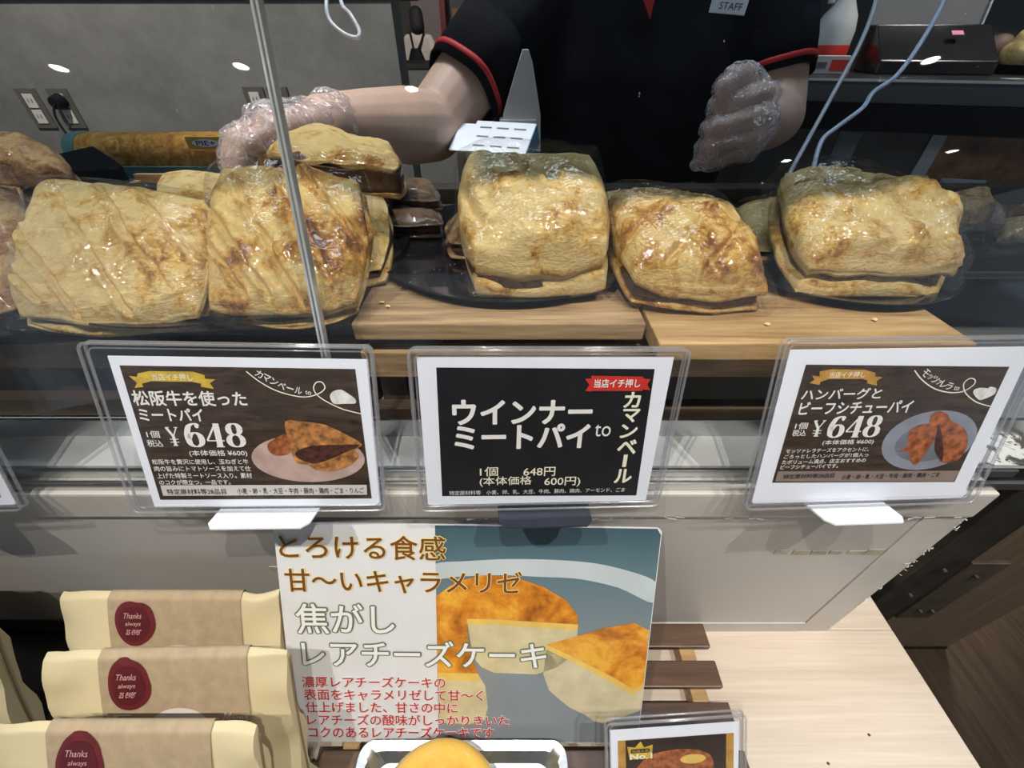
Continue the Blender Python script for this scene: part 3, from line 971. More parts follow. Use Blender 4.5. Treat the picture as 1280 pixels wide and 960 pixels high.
def serif_price(x0, y0, x1, y1, glyphs, m, card, layer, thick=0.17, thin=0.035, name='price_lettering'):
    """high contrast serif figures drawn as strokes of varying width"""
    def arc(cx, cy, rx, ry, a0, a1, n=28):
        return [(cx + rx * math.cos(R(a0 + (a1 - a0) * k / n)), cy + ry * math.sin(R(a0 + (a1 - a0) * k / n))) for k in range(n + 1)]
    def sm(p):
        return [(q.x, q.y) for q in spline([(a, b, 0) for a, b in p], 10)]
    G = {'6': [sm([(0.80, 0.86), (0.70, 0.95), (0.55, 0.97), (0.30, 0.86), (0.14, 0.58), (0.13, 0.34), (0.22, 0.12), (0.5, 0.02), (0.78, 0.12), (0.87, 0.31), (0.78, 0.51), (0.55, 0.60), (0.32, 0.52), (0.17, 0.36)])],
         '4': [[(0.66, 0.99), (0.03, 0.28)], [(0.02, 0.27), (0.98, 0.27)], [(0.68, 0.99), (0.68, 0.02)], [(0.46, 0.015), (0.92, 0.015)]],
         '8': [arc(0.5, 0.75, 0.31, 0.23, 0, 360), arc(0.5, 0.27, 0.38, 0.255, 0, 360)],
         '¥': [[(0.10, 0.98), (0.50, 0.50)], [(0.90, 0.98), (0.50, 0.50)], [(0.50, 0.52), (0.50, 0.02)], [(0.14, 0.36), (0.86, 0.36)], [(0.14, 0.20), (0.86, 0.20)], [(0.30, 0.015), (0.70, 0.015)], [(0.0, 0.985), (0.32, 0.985)], [(0.70, 0.985), (1.0, 0.985)]]}
    bm = bmesh.new()
    w = (x1 - x0) / len(glyphs)
    h = y1 - y0
    lay = layer
    for gi, ch in enumerate(glyphs):
        for si, st in enumerate(G[ch]):
            P = [Vector((x0 + w * (gi + 0.06 + 0.88 * a), y0 + h * b, 0)) for a, b in st]
            prev = None
            lay += 4e-6
            for i, p in enumerate(P):
                d = (P[min(i + 1, len(P) - 1)] - P[max(i - 1, 0)]).normalized()
                steep = abs(d.y) ** 1.6
                if ch == '4' and si == 0 or ch == '¥' and si == 1:
                    steep = 0.15
                wd = w * (thin + (thick - thin) * steep) if ch != '¥' or si < 3 else w * 0.05
                nn = Vector((-d.y, d.x, 0)) * wd / 2 * 1.25
                a_ = bm.verts.new(((p.x + nn.x) / 1000, (p.y + nn.y) / 1000, lay))
                b_ = bm.verts.new(((p.x - nn.x) / 1000, (p.y - nn.y) / 1000, lay))
                if prev:
                    bm.faces.new((prev[0], prev[1], b_, a_))
                prev = (a_, b_)
        if ch == '6':
            c_ = bmesh.ops.create_circle(bm, cap_ends=True, segments=14, radius=w * 0.085 / 1000)['verts']
            for v_ in c_:
                v_.co += Vector(((x0 + w * (gi + 0.06 + 0.88 * 0.76)) / 1000, (y0 + h * 0.85) / 1000, lay + 4e-6))
    me = bpy.data.meshes.new(name)
    bm.to_mesh(me)
    bm.free()
    return obj(name, me, m, card)

def pie_card(card, D, wave, wave_txt, wave_pts, curve, plate_pts, plate_m, ribbon, rows, bar, bar_m, bar_rows, bar_ink, ribbon_m, rib_txt):
    poly('wood_print', D, I_wood, card, LY * 1)
    poly('ribbon_print', ribbon, ribbon_m, card, LY * 2)
    text(*rib_txt, I_cream, card, LY * 3, 0.01)
    for r in rows:
        b = r[0]
        if b in ('648', '¥'):
            serif_price(r[1], r[2], r[3], r[4], b, M_wprint, card, LY * 2.5, 0.24 if b == '648' else 0.17, 0.05)
            continue
        bold = 0.035 if b in ('648', '¥') else (0.022 if (r[4] - r[2]) > 6 else 0.010)
        text(*r, M_wprint, card, LY * 2.5, bold)
    poly('bar_print', bar, bar_m, card, LY * 2)
    for r in bar_rows:
        text(*r, bar_ink, card, LY * 3, 0.008)
    line('swirl_print', curve, 0.7, I_cream, card, LY * 2)
    for ch, (x, y), a in zip(wave_txt, wave_pts, (-34, -31, -28, -25, -20, -15, -8)):
        w = 4.2 if ch != 'to' else 3.6
        hgt = 4.4 if ch not in ('ー', 'to') else (0.7 if ch == 'ー' else 2.6)
        if ch in 'ァッ':
            w, hgt = 2.8, 3.0
        text(ch, x - w / 2, y - hgt / 2, x + w / 2, y + hgt / 2, M_wprint, card, LY * 2.5, 0.01, rot=R(a))
    poly('plate_print', plate_pts, plate_m, card, LY * 2)

# --- left sign
s1 = sign_root('price_sign', 'wood print price sign for the Matsusaka beef meat pie, leftmost readable stand', (-0.1642, 0.1640, -0.2440), 19.5, 3.5, -3.0, 0.148)
holder(s1, -12, -2, 151, 113, (40, 106, 22), M_tabw)
cd = sheet('paper_card', rect(0, 0, 148, 105), 0.0004, M_white, s1)
pie_card(cd, [(5.2, 99.3), (140.1, 98.8), (142.3, 5.9), (5.1, 6.1)], None, ['カ', 'マ', 'ン', 'ベ', 'ー', 'ル', 'to'],
         [(83.5, 95.0), (87.3, 92.5), (91.4, 90.2), (95.4, 87.6), (100.1, 86.0), (104.8, 84.6), (110.5, 83.3)],
         [(76.1, 96.6), (83.7, 89.4), (93.2, 83.7), (106.1, 80.4), (115.1, 82.0), (120.6, 86.0), (119.5, 90.1), (115.9, 89.8), (114.0, 85.3), (117.8, 79.5), (129.2, 72.7), (141.0, 69.2)],
         ellipse(104.6, 37, 35.8, 17.7), I_plate,
         [(8.8, 92.9), (13.3, 92.4), (14.1, 94.5), (21.3, 96.1), (45.7, 96.0), (51.8, 93.9), (51.5, 91.7), (57.5, 91.2), (53.8, 88.8), (55.3, 85.2), (48.2, 86.4), (48.6, 88.5), (43.7, 89.6), (20.6, 89.7), (14.8, 88.1), (15.3, 86.0), (10.1, 85.4), (12.3, 88.6)],
         [('松阪牛を使った', 7.3, 74.0, 73.0, 83.6), ('ミートパイ', 8.1, 63.8, 45.4, 72.0), ('1個', 9.0, 52.1, 16.6, 56.9), ('税込', 7.8, 45.8, 17.0, 50.7),
          ('¥', 20.4, 46.5, 28.8, 59.5), ('648', 31.0, 45.6, 68.0, 62.3), ('(本体価格 ¥600)', 31.4, 38.6, 66.8, 43.4),
          ('松阪牛を贅沢に使用し、玉ねぎと牛', 7.4, 33.1, 66.5, 36.8), ('肉の旨みにトマトソースを加えて仕', 7.4, 28.0, 67.0, 31.8),
          ('上げた特製ミートソース入り。素材', 7.8, 22.6, 66.8, 26.6), ('のコクが際立つ、一品です。', 7.9, 17.8, 52.3, 21.5)],
         [(8.0, 17.4), (139.9, 16.9), (139.5, 9.0), (7.8, 9.3)], I_bar,
         [('特定原材料等28品目', 11.1, 10.3, 48.2, 14.6), ('小麦・卵・乳・大豆・牛肉・豚肉・鶏肉・ごま・りんご', 55.4, 10.3, 137.7, 14.9)], M_black,
         I_gold, ('当店イチ押し', 21.6, 90.3, 44.7, 94.6))
poly('pie_print', [(80.6, 47.6), (86.1, 52.1), (94.1, 54.7), (94.1, 42.0), (86.0, 39.3), (80.9, 42.1)], I_pie2, cd, LY * 3, soft=True)
poly('pie_print', [(93.9, 63.5), (104.3, 63.8), (117.0, 61.9), (126.5, 57.2), (139.5, 48.1), (134.8, 43.6), (136.9, 39.0), (131.0, 32.4), (119.5, 27.8), (108.4, 28.8), (103.3, 32.6), (96.4, 34.6), (94.0, 47.5)], I_pie, cd, LY * 3.5, soft=True)
poly('filling_print', [(97.2, 42.0), (107.1, 46.5), (121.1, 47.3), (138.2, 47.2), (126.8, 40.9), (117.0, 36.3), (107.3, 33.5), (98.3, 37.4)], I_meat, cd, LY * 4, soft=True)
poly('cheese_print', [(123.2, 81.1), (125.7, 84.4), (130.2, 85.5), (133.7, 83.5), (138.3, 79.4), (138.1, 76.4), (132.4, 76.1), (125.0, 76.1)], I_cheese, cd, LY * 3, soft=True)

# --- middle sign
s2 = sign_root('price_sign', 'plain black price sign for the winner meat pie, middle stand', (0.0180, 0.1650, -0.2410), 15.0, 3.5, -2.2, 0.148)
holder(s2, -4, -3, 156, 110, (46, 109, 22), M_tabb)
cd = sheet('paper_card', rect(0, 0, 148, 105), 0.0004, M_white, s2)
poly('black_print', [(10.7, 98.7), (137.7, 97.5), (140.6, 4.4), (9.8, 7.3)], M_black, cd, LY)
poly('ribbon_print', [(96.9, 91.4), (100.8, 91.8), (100.3, 93.4), (131.6, 92.7), (131.8, 91.5), (136.3, 91.1), (134.7, 87.6), (137.2, 83.9), (132.3, 84.3), (132.4, 83.3), (101.7, 83.6), (101.7, 83.1), (97.7, 83.5), (99.8, 87.5)], I_red, cd, LY * 2)
for r, m_, b_ in [(('当店イチ押し', 102.6, 85.8, 130.3, 91.2), M_wprint, 0.02),
              (('ウインナー', 19.2, 61.7, 103.0, 77.7), M_wprint, 0.034), (('ミートパイ', 19.8, 44.1, 102.9, 60.9), M_wprint, 0.034), (('to', 106.3, 51.9, 116.5, 60.7), M_wprint, 0.0),
              (('カ', 122.4, 72.4, 131.9, 82.5), I_cream, 0.03), (('マ', 122.8, 62.2, 133.0, 71.1), I_cream, 0.03), (('ン', 122.9, 50.8, 133.2, 60.2), I_cream, 0.03), (('ベ', 122.6, 38.8, 134.3, 49.0), I_cream, 0.03),
              (('l', 127.4, 28.3, 129.6, 37.9), I_cream, 0.0), (('ル', 123.6, 15.8, 134.7, 26.4), I_cream, 0.03),
              (('1個', 34.7, 23.0, 46.3, 30.1), I_cream, 0.008), (('648円', 62.8, 22.3, 83.5, 29.3), I_cream, 0.008), (('(本体価格', 34.5, 14.6, 68.3, 22.5), I_cream, 0.008), (('600円)', 76.9, 13.2, 100.7, 21.2), I_cream, 0.008),
              (('特定原材料等　小麦、卵、乳、大豆、牛肉、豚肉、鶏肉、アーモンド、ごま', 14.6, 8.0, 131.8, 11.6), M_wprint, 0.0)]:
    if r[0] == 'l':
        poly('lettering', rect(127.4, 28.3, 130.0, 37.9), I_cream, cd, LY * 2.5)
    else:
        text(*r, m_, cd, LY * 3, b_)

# --- right sign
s3 = sign_root('price_sign', 'wood print price sign for the hamburg beef stew pie, rightmost stand', (0.2333, 0.1660, -0.2380), 18.5, 3.0, -1.0, 0.148)
holder(s3, -5, -4, 154, 111, (40, 95, 22), M_tabw)
sheet('spare_card', [(1, -1.5), (149, -3), (149, 100), (1, 100)], 0.0003, M_white, s3, -0.0006)
cd = sheet('paper_card', rect(0, 0, 148, 105), 0.0004, M_white, s3)
pie_card(cd, [(11.6, 96.0), (138.6, 92.6), (137.0, 11.3), (10.2, 14.9)], None, ['モ', 'ッ', 'ツ', 'ァ', 'レ', 'ラ', 'to'],
         [(87.0, 89.6), (90.6, 87.0), (94.4, 85.3), (97.9, 83.2), (101.4, 82.1), (105.2, 80.8), (110.5, 79.4)],
         [(79.3, 91.4), (86.2, 85.3), (95.7, 79.7), (106.0, 76.8), (115.1, 77.1), (120.4, 81.2), (120.1, 84.5), (116.4, 85.6), (113.9, 82.2), (117.8, 75.9), (127.2, 69.9), (137.8, 66.7)],
         ellipse(106.8, 43.2, 31.0, 21.5), I_plate2,
         [(16.9, 89.2), (21.8, 88.5), (20.9, 91.7), (27.6, 92.9), (48.2, 92.3), (55.5, 90.2), (56.2, 88.0), (60.9, 87.3), (57.9, 85.0), (59.1, 82.0), (52.3, 83.7), (52.1, 85.5), (48.5, 86.5), (27.8, 86.8), (23.1, 85.0), (23.2, 83.1), (16.6, 84.5), (19.1, 86.5)],
         [('ハンバーグと', 13.9, 73.5, 63.6, 80.6), ('ビーフシチューパイ', 14.8, 63.8, 86.2, 72.1), ('1個', 15.1, 54.1, 23.0, 58.4), ('税込', 14.5, 49.1, 23.2, 53.6),
          ('¥', 25.8, 48.6, 34.6, 59.6), ('648', 36.4, 47.3, 71.3, 62.2), ('(本体価格 ¥600)', 36.0, 41.8, 69.5, 45.8),
          ('モッツァレラチーズをアクセントに、', 13.7, 36.9, 68.2, 40.0), ('ごろっとしたハンバーグが1個入っ', 13.3, 32.9, 69.1, 35.9),
          ('たボリューム満点、店主おすすめの', 13.0, 28.8, 68.7, 31.9), ('ビーフシチューパイです。', 12.9, 25.1, 51.3, 28.2)],
         [(12.0, 23.6), (136.9, 20.2), (135.9, 11.9), (11.8, 16.0)], I_bark,
         [('特定原材料等28品目', 16.5, 17.7, 50.8, 21.2), ('小麦・卵・乳・大豆・牛肉・豚肉・鶏肉・ごま', 56.3, 15.9, 123.5, 19.6)], M_black,
         I_gold2, ('当店イチ押し', 27.4, 87.4, 49.3, 91.3))
poly('cheese_print', [(122.5, 75.8), (122.2, 78.4), (125.7, 79.5), (130.5, 79.1), (131.6, 80.1), (135.9, 78.9), (136.6, 75.3), (132.4, 72.4), (128.1, 71.4)], I_cheese, cd, LY * 3, soft=True)
poly('plate_well_print', ellipse(106.8, 42, 22, 14), simple('plate_well_ink', (0.17, 0.18, 0.22), 0.5, var=0.2), cd, LY * 2.5)
poly('pie_print', [(100.9, 60.9), (103.7, 64.0), (109.4, 59.0), (109.6, 50.0), (109.4, 41.8), (105.1, 26.3), (100.6, 27.7), (94.7, 35.6), (88.2, 35.9), (93.2, 39.9), (90.3, 50.8), (96.6, 55.4), (101.9, 56.0)], I_pie2, cd, LY * 3, soft=True)
poly('pie_print', [(103.7, 64.0), (110.5, 62.6), (115.3, 57.9), (127.5, 51.0), (133.5, 40.8), (132.9, 30.6), (127.6, 27.3), (120.0, 28.0), (111.0, 41.7), (107.6, 53.4)], I_pie2, cd, LY * 3.5, soft=True)
poly('filling_print', [(108.2, 54.0), (113.0, 48.0), (119.5, 34.0), (120.5, 28.5), (112.5, 37.5)], I_meat, cd, LY * 4, soft=True)

# --- partly visible sign at the left border
s0 = sign_root('price_sign', 'price sign stand cut off by the left picture border', (-0.413, 0.163, -0.2440), 18.0, 3.0, -1.0, 0.148)
holder(s0, -4, -3, 153, 110, (46, 109, 20), M_tabw)
cd = sheet('paper_card', rect(0, 0, 148, 105), 0.0004, M_white, s0)
poly('ochre_print', rect(6, 6, 141, 99), I_gold2, cd, LY)

# --- cheesecake poster
po_ = sign_root('cheesecake_poster', 'large laminated cheesecake poster leaning on the cream panel', (-0.0381, 0.0795, -0.4720), 27.2, 1.0, -2.0, 0.297)
M_lam = simple('laminated_white', (0.73, 0.745, 0.775), 0.22, var=0.02, coat=0.4)
sheet('laminated_sheet', rrect(0, 0, 297, 210, 5), 0.0009, M_lam, po_)
def grad_mat(name, stops, y0, y1):
    t = NT(name)
    tc = t.n('TexCoord')
    sx = t.n('SeparateXYZ')
    t.l(tc.outputs['Object'], sx.inputs[0])
    mr = t.n('MapRange')
    mr.inputs[1].default_value = y0
    mr.inputs[2].default_value = y1
    t.l(sx.outputs['Y'], mr.inputs[0])
    t.principled(Base_Color=t.ramp(mr.outputs[0], stops), Roughness=0.25, Coat_Weight=0.4)
    MATS[name] = t.m
    return t.m
I_slate = grad_mat('printed_slate_plate', [(0.0, (0.26, 0.29, 0.32)), (0.55, (0.20, 0.25, 0.28)), (0.82, (0.11, 0.19, 0.23)), (1.0, (0.05, 0.10, 0.13))], 0.0, 0.21)
I_rim = simple('printed_plate_rim', (0.52, 0.59, 0.62), 0.25, var=0.06, scale=20, coat=0.4)
def caramel(name):
    t = NT(name)
    v = t.coords()
    f = t.math('ADD', t.math('MULTIPLY', t.noise(28, 5, v, 0.65, 0.8), 0.75), t.math('MULTIPLY', t.noise(110, 3, v), 0.25))
    t.principled(Base_Color=t.ramp(f, [(0.34, (0.30, 0.085, 0.012)), (0.48, (0.66, 0.24, 0.02)), (0.60, (0.83, 0.43, 0.05))]), Roughness=0.25, Coat_Weight=0.4)
    return t.m
I_car = caramel('printed_caramel')
I_side = simple('printed_cake_side', (0.62, 0.55, 0.33), 0.25, var=0.12, scale=60, coat=0.4)
I_side2 = simple('printed_cake_slice', (0.60, 0.54, 0.36), 0.25, var=0.12, scale=60, coat=0.4)
I_yel = simple('printed_cake_edge', (0.78, 0.52, 0.12), 0.25, var=0.1, scale=60, coat=0.4)
poly('photo_print', [(122.3, 209.2), (293, 209.2), (296.3, 204), (296.3, 3), (293, 0.8), (122.7, 0.8)], I_slate, po_, LY)
poly('plate_rim_print', [(122.2, 176.2), (147.6, 179.0), (178.1, 181.2), (214.0, 181.1), (245.1, 178.8), (271.4, 172.9), (296.3, 162.6), (296.3, 143.2), (267.2, 156.8), (235.4, 164.3), (204.3, 165.8), (173.3, 166.8), (142.6, 165.2), (122.3, 163.2)], I_rim, po_, LY * 2, soft=True, xlim=(122.4, 296.3))
poly('cake_side_print', [(146.7, 126.7), (168.9, 126.6), (205.7, 124.2), (237.0, 122.5), (236.8, 94.7), (222, 80), (204.8, 73.0), (169.8, 74.0), (159.0, 79.8), (152.2, 89.3)], I_side, po_, LY * 3)
poly('cake_side_print', [(123.0, 73.9), (155.9, 73.6), (162.5, 60.8), (165.0, 38.1), (162.4, 24.9), (148.8, 20.2), (123.6, 22.2)], I_side, po_, LY * 3)
poly('cake_top_print', [(122.4, 147.1), (137.4, 160.3), (157.9, 166.9), (183.6, 165.9), (207.2, 157.0), (225.9, 145.1), (235.8, 131.6), (237.0, 122.5), (205.7, 124.2), (168.9, 126.6), (146.7, 126.7), (148.1, 107.9), (152.3, 86.2), (155.9, 73.6), (123.0, 73.9)], I_car, po_, LY * 4)
poly('cake_edge_print', [(237.0, 122.5), (205.7, 124.2), (168.9, 126.6), (146.7, 126.7), (147.2, 121.5), (168.9, 121.6), (205.7, 119.0), (236.9, 117.3)], I_yel, po_, LY * 4.5)
poly('cake_edge_print', [(123.0, 73.9), (155.9, 73.6), (158.5, 66.0), (123.1, 67.0)], I_yel, po_, LY * 4.5)
poly('slice_side_print', [(212.4, 101.2), (239.3, 86.9), (267.3, 70.7), (287.4, 57.6), (296.3, 64.0), (295.8, 36.2), (264.8, 21.7), (256, 25), (247.6, 31.9), (236, 38), (227.6, 45.4), (216.2, 56.9), (210.8, 73.0)], I_side2, po_, LY * 3)
poly('slice_top_print', [(212.3, 102.7), (232.8, 109.7), (259.0, 119.3), (282.6, 124.6), (295.5, 117.5), (296.1, 87.9), (296.2, 65.6), (287.3, 59.2), (267.2, 72.3), (239.2, 88.5)], I_car, po_, LY * 4)
poly('slice_edge_print', [(212.3, 102.7), (239.2, 88.5), (267.2, 72.3), (287.3, 59.2), (296.2, 65.6), (296.2, 60), (287.3, 53.0), (267.2, 66.5), (239.2, 83), (212.3, 98.2)], I_yel, po_, LY * 4.5)
I_brown = simple('brown_ink', (0.17, 0.065, 0.012), 0.3, var=0.05)
I_glow = simple('pale_yellow_ink', (0.86, 0.70, 0.32), 0.3, var=0.05)
I_olive = simple('olive_ink', (0.13, 0.17, 0.10), 0.3, var=0.05)
I_redt = simple('crimson_ink', (0.50, 0.03, 0.035), 0.3, var=0.05)
I_wht = simple('bright_white_ink', (0.84, 0.85, 0.85), 0.3, var=0.01)
for r in [('とろける食感', 3.6, 179.8, 130.3, 200.3), ('甘～いキャラメリゼ', 5.6, 150.2, 189.7, 170.5)]:
    text(*r, I_glow, po_, LY * 5.2, 0.014, 'lettering_halo', halo=0.8)
    text(*r, I_brown, po_, LY * 6.5, 0.012)
for r in [('焦がし', 11.1, 111.8, 88.7, 139.3), ('レアチーズケーキ', 13.2, 80.3, 212.2, 105.1)]:
    text(*r, I_olive, po_, LY * 5.2, 0.012, 'lettering_outline', halo=1.45)
    text(*r, I_wht, po_, LY * 6.5, 0.012)
for r in [('濃厚レアチーズケーキの', 10.8, 58.7, 129.1, 69.8), ('表面をキャラメリゼして甘～く', 11.4, 45.7, 160.7, 56.9), ('仕上げました、甘さの中に', 11.5, 32.8, 139.2, 43.9),
          ('レアチーズの酸味がしっかりきいた', 12.1, 19.3, 183.1, 30.8), ('コクのあるレアチーズケーキです', 12.2, 6.1, 170.4, 17.8)]:
    text(*r, I_wht, po_, LY * 5.2, 0.014, 'lettering_halo', halo=0.6)
    text(*r, I_redt, po_, LY * 6.5, 0.016)

# --- small sign at the bottom border
s4 = sign_root('price_sign', 'small gold framed sign in clear stand at the bottom border', (0.1275, 0.0375, -0.4640), 34.0, 2.0, 1.5, 0.100)
holder(s4, -3, -3, 104, 80, (30, 70, 18), M_tabw)
cd = sheet('paper_card', rect(0, 0, 100, 72), 0.0004, M_white, s4)
poly('gold_print', rect(6, 6, 96, 63), I_gold2, cd, LY)
poly('dark_print', rect(12, 6, 90, 63), simple('dark_brown_ink', (0.030, 0.018, 0.014), 0.4, var=0.3), cd, LY * 2)
poly('crown_print', [(14.9, 46.8), (13.2, 57.9), (19.0, 56.8), (23.6, 61.6), (26.2, 56.4), (32.9, 58.3), (31.9, 46.9)], I_gold, cd, LY * 3)
poly('crown_band_print', rrect(15.8, 52.0, 30.6, 55.5, 1.2), M_black, cd, LY * 3.5)
text('No.1', 15.0, 46.8, 32.4, 51.6, I_cream, cd, LY * 4, 0.03)
text('当店人気', 16.8, 52.6, 29.8, 54.9, I_gold, cd, LY * 4, 0.0)
poly('cake_print', [(16, 30), (24, 44), (34, 50.5), (52.4, 53.0), (68.5, 51.0), (77.8, 45.6), (80.1, 36.0), (76, 26), (30, 24)], I_pie2, cd, LY * 3, soft=True)
poly('glaze_print', ellipse(64, 44, 10, 4), I_yel, cd, LY * 4)

# ------------------------------------------------------------------ things on the lower table
M_slat = wood('brown_stained_slat', (0.060, 0.030, 0.018), (0.125, 0.068, 0.042), (4, 60, 60), 0.38, 0.15)
sl = tag(empty('slatted_tray', (0.018, 0.08, TABLE)), 'brown stained slatted wooden tray under the cheesecake poster', 'tray')
off = Vector((0.018, 0.08, TABLE))
for k in range(6):
    y = 0.1545 - 0.034 * k
    box2('slat', Vector((-0.166, y, TABLE + 0.0195)) - off, Vector((0.202, y + 0.0225, TABLE + 0.0270)) - off, M_slat, sl, 0.0012)
for x in (-0.150, 0.010, 0.172):
    box2('bearer', Vector((x, -0.012, TABLE + 0.0004)) - off, Vector((x + 0.015, 0.176, TABLE + 0.0193)) - off, M_oak, sl, 0.0008)
STOP = TABLE + 0.0273
# steel tray and cheesecake
tr_ = tag(empty('steel_tray', (-0.041, 0.0, STOP)), 'shallow stainless steel tray under the caramel cheesecake', 'tray')
bm = bmesh.new()
prof = [(-0.000, 0.0006, 0), (0.0, 0.0, 1), (0.012, 0.018, 1), (0.018, 0.0195, 1), (0.019, 0.0185, 1)]
rings = []
for (o_, z) in ((-0.010, 0.0008), (0.0, 0.0022), (0.006, 0.016), (0.0125, 0.0175), (0.0130, 0.0165), (0.0075, 0.0145), (0.0012, 0.0004), (-0.010, 0.0)):
    rings.append([bm.verts.new((x / 1000 * 1.0, y / 1000, z)) for x, y in rrect(-74 - o_ * 1000, -78 - o_ * 1000, 74 + o_ * 1000, 66 + o_ * 1000, 12, 6)])
for a_, b_ in zip(rings[:-1], rings[1:]):
    for k in range(len(a_)):
        k2 = (k + 1) % len(a_)
        bm.faces.new((a_[k], a_[k2], b_[k2], b_[k]))
bm.faces.new(rings[0])
bm.faces.new(rings[-1][::-1])
o = finish(bm, 'pan', M_steel, tr_)
shade_auto(o.data, 50)
ck = tag(empty('cheesecake', (-0.053, 0.028, STOP + 0.001)), 'small round caramelised cheesecake on the steel tray', 'cake')
lathe('cake_body', [(0, 0.0005), (0.044, 0.0005), (0.0465, 0.004), (0.0475, 0.030), (0.047, 0.034)], I_side, ck, seg=48)
t = NT('caramel_glaze')
tc = t.n('TexCoord')
ln = t.n('VectorMath', operation='LENGTH')
mp = t.n('Mapping')
mp.inputs['Scale'].default_value = (1, 1, 0)
t.l(tc.outputs['Object'], mp.inputs[0])
t.l(mp.outputs[0], ln.inputs[0])
f = t.math('ADD', t.math('MULTIPLY', ln.outputs['Value'], 16), t.math('MULTIPLY', t.noise(60, 5, t.coords(), 0.65), 0.55))
t.principled(Base_Color=t.ramp(f, [(0.35, (0.42, 0.13, 0.02)), (0.62, (0.66, 0.31, 0.05)), (0.88, (0.80, 0.50, 0.09))]), Roughness=0.22, Coat_Weight=0.6)
lathe('caramel_top', [(0.0472, 0.030), (0.0485, 0.034), (0.048, 0.041), (0.044, 0.0475), (0.034, 0.0515), (0.018, 0.0530), (0, 0.0533)], t.m, ck, seg=56)

# paper bags
M_bag = simple('cream_bag_paper', (0.64, 0.55, 0.34), 0.55, var=0.08, scale=14, bump=0.15, bscale=60)
M_kraft = simple('kraft_sleeve_paper', (0.40, 0.305, 0.195), 0.65, var=0.10, scale=120, bump=0.05, bscale=400)
M_seal = simple('burgundy_ink', (0.125, 0.014, 0.019), 0.5, var=0.12, scale=60)
M_seal2 = simple('dark_burgundy_ink', (0.090, 0.009, 0.014), 0.5, var=0.12, scale=60)
M_script = simple('pink_script_ink', (0.62, 0.36, 0.34), 0.5, var=0.05)
M_chz = simple('pale_cheese_ink', (0.66, 0.60, 0.54), 0.5, var=0.05)
M_fold = simple('bag_fold_brown', (0.20, 0.14, 0.075), 0.6, var=0.1)
BW, BH = 0.172, 0.143
def bprof(k, th=1.0):
    """outline of the bag, k in 0..1 from front bottom over the top to the back bottom"""
    P = [(-0.078, 0.0), (-0.064, 0.035), (-0.044, 0.078), (-0.021, 0.115), (-0.005, 0.138), (0.000, BH), (0.004, 0.1395), (-0.012, 0.10), (-0.032, 0.05), (-0.050, 0.0)]
    x = k * (len(P) - 1)
    i = min(int(x), len(P) - 2)
    f_ = x - i
    p0, p1, p2, p3 = (P[max(i - 1, 0)], P[i], P[i + 1], P[min(i + 2, len(P) - 1)])
    r = []
    for a in range(2):
        r.append(0.5 * (2 * p1[a] + (p2[a] - p0[a]) * f_ + (2 * p0[a] - 5 * p1[a] + 4 * p2[a] - p3[a]) * f_ ** 2 + (3 * p1[a] - p0[a] - 3 * p2[a] + p3[a]) * f_ ** 3))
    return r
NP = 46
PROF = [bprof(k / NP) for k in range(NP + 1)]
def bag_shell(name, x0, x1, off_, m, parent, seed, nx=18, pinch=True, crumple=0.0):
    bm = bmesh.new()
    g = []
    for i in range(nx + 1):
        x = x0 + (x1 - x0) * i / nx
        f_ = min(1.0, min(x + BW / 2, BW / 2 - x) / 0.03) if pinch else 1.0
        f_ = max(0.0, f_)
        row = []
        for k, (y, z) in enumerate(PROF):
            a = PROF[max(k - 1, 0)]
            b = PROF[min(k + 1, NP)]
            ty, tz = b[0] - a[0], b[1] - a[1]
            L = math.hypot(ty, tz)
            ny, nz = -tz / L, ty / L
            w = (0.72 + 0.28 * f_ ** 0.5) if pinch else 1.0
            mid = -0.55 * (BH - z) * 0.80
            yy = mid + (y - mid) * w + ny * off_
            zz = z + nz * off_
            if crumple:
                c = noise.noise(Vector((x * 38 + seed, yy * 30, zz * 34 + seed))) * crumple * (1.15 - f_)
                yy += c
            row.append(bm.verts.new((x, yy, max(zz, 0.0))))
        g.append(row)
    for i in range(nx):
        for k in range(NP):
            bm.faces.new((g[i][k], g[i + 1][k], g[i + 1][k + 1], g[i][k + 1]))
    if pinch:
        for row, fl in ((g[0], False), (g[-1], True)):
            bm.faces.new(row if fl else row[::-1])
        bm.faces.new([g[i][0] for i in range(nx + 1)] + [g[i][NP] for i in range(nx, -1, -1)])
    o = finish(bm, name, m, parent)
    shade_auto(o.data, 55)
    return o
# arc length from the top ridge down the front
ARC = []
ktop = max(range(NP + 1), key=lambda k: PROF[k][1])
acc = 0.0
for k in range(ktop, -1, -1):
    if k < ktop:
        acc += math.hypot(PROF[k][0] - PROF[k + 1][0], PROF[k][1] - PROF[k + 1][1])
    ARC.append((acc, k))
def bag_map(X, Y, layer):
    """print coordinates (mm): X across from the bag middle, Y down from the top fold (negative)"""
    s_ = -Y / 1000
    for (s0_, k0), (s1_, k1) in zip(ARC[:-1], ARC[1:]):
        if s_ <= s1_:
            break
    f_ = (s_ - s0_) / max(1e-9, s1_ - s0_)
    a, b = PROF[k0], PROF[k1]
    y = a[0] + (b[0] - a[0]) * f_
    z = a[1] + (b[1] - a[1]) * f_
    ty, tz = b[0] - a[0], b[1] - a[1]
    L = math.hypot(ty, tz)
    return Vector((X / 1000, y + tz / L * (layer + 0.0014), z - ty / L * (layer + 0.0014)))
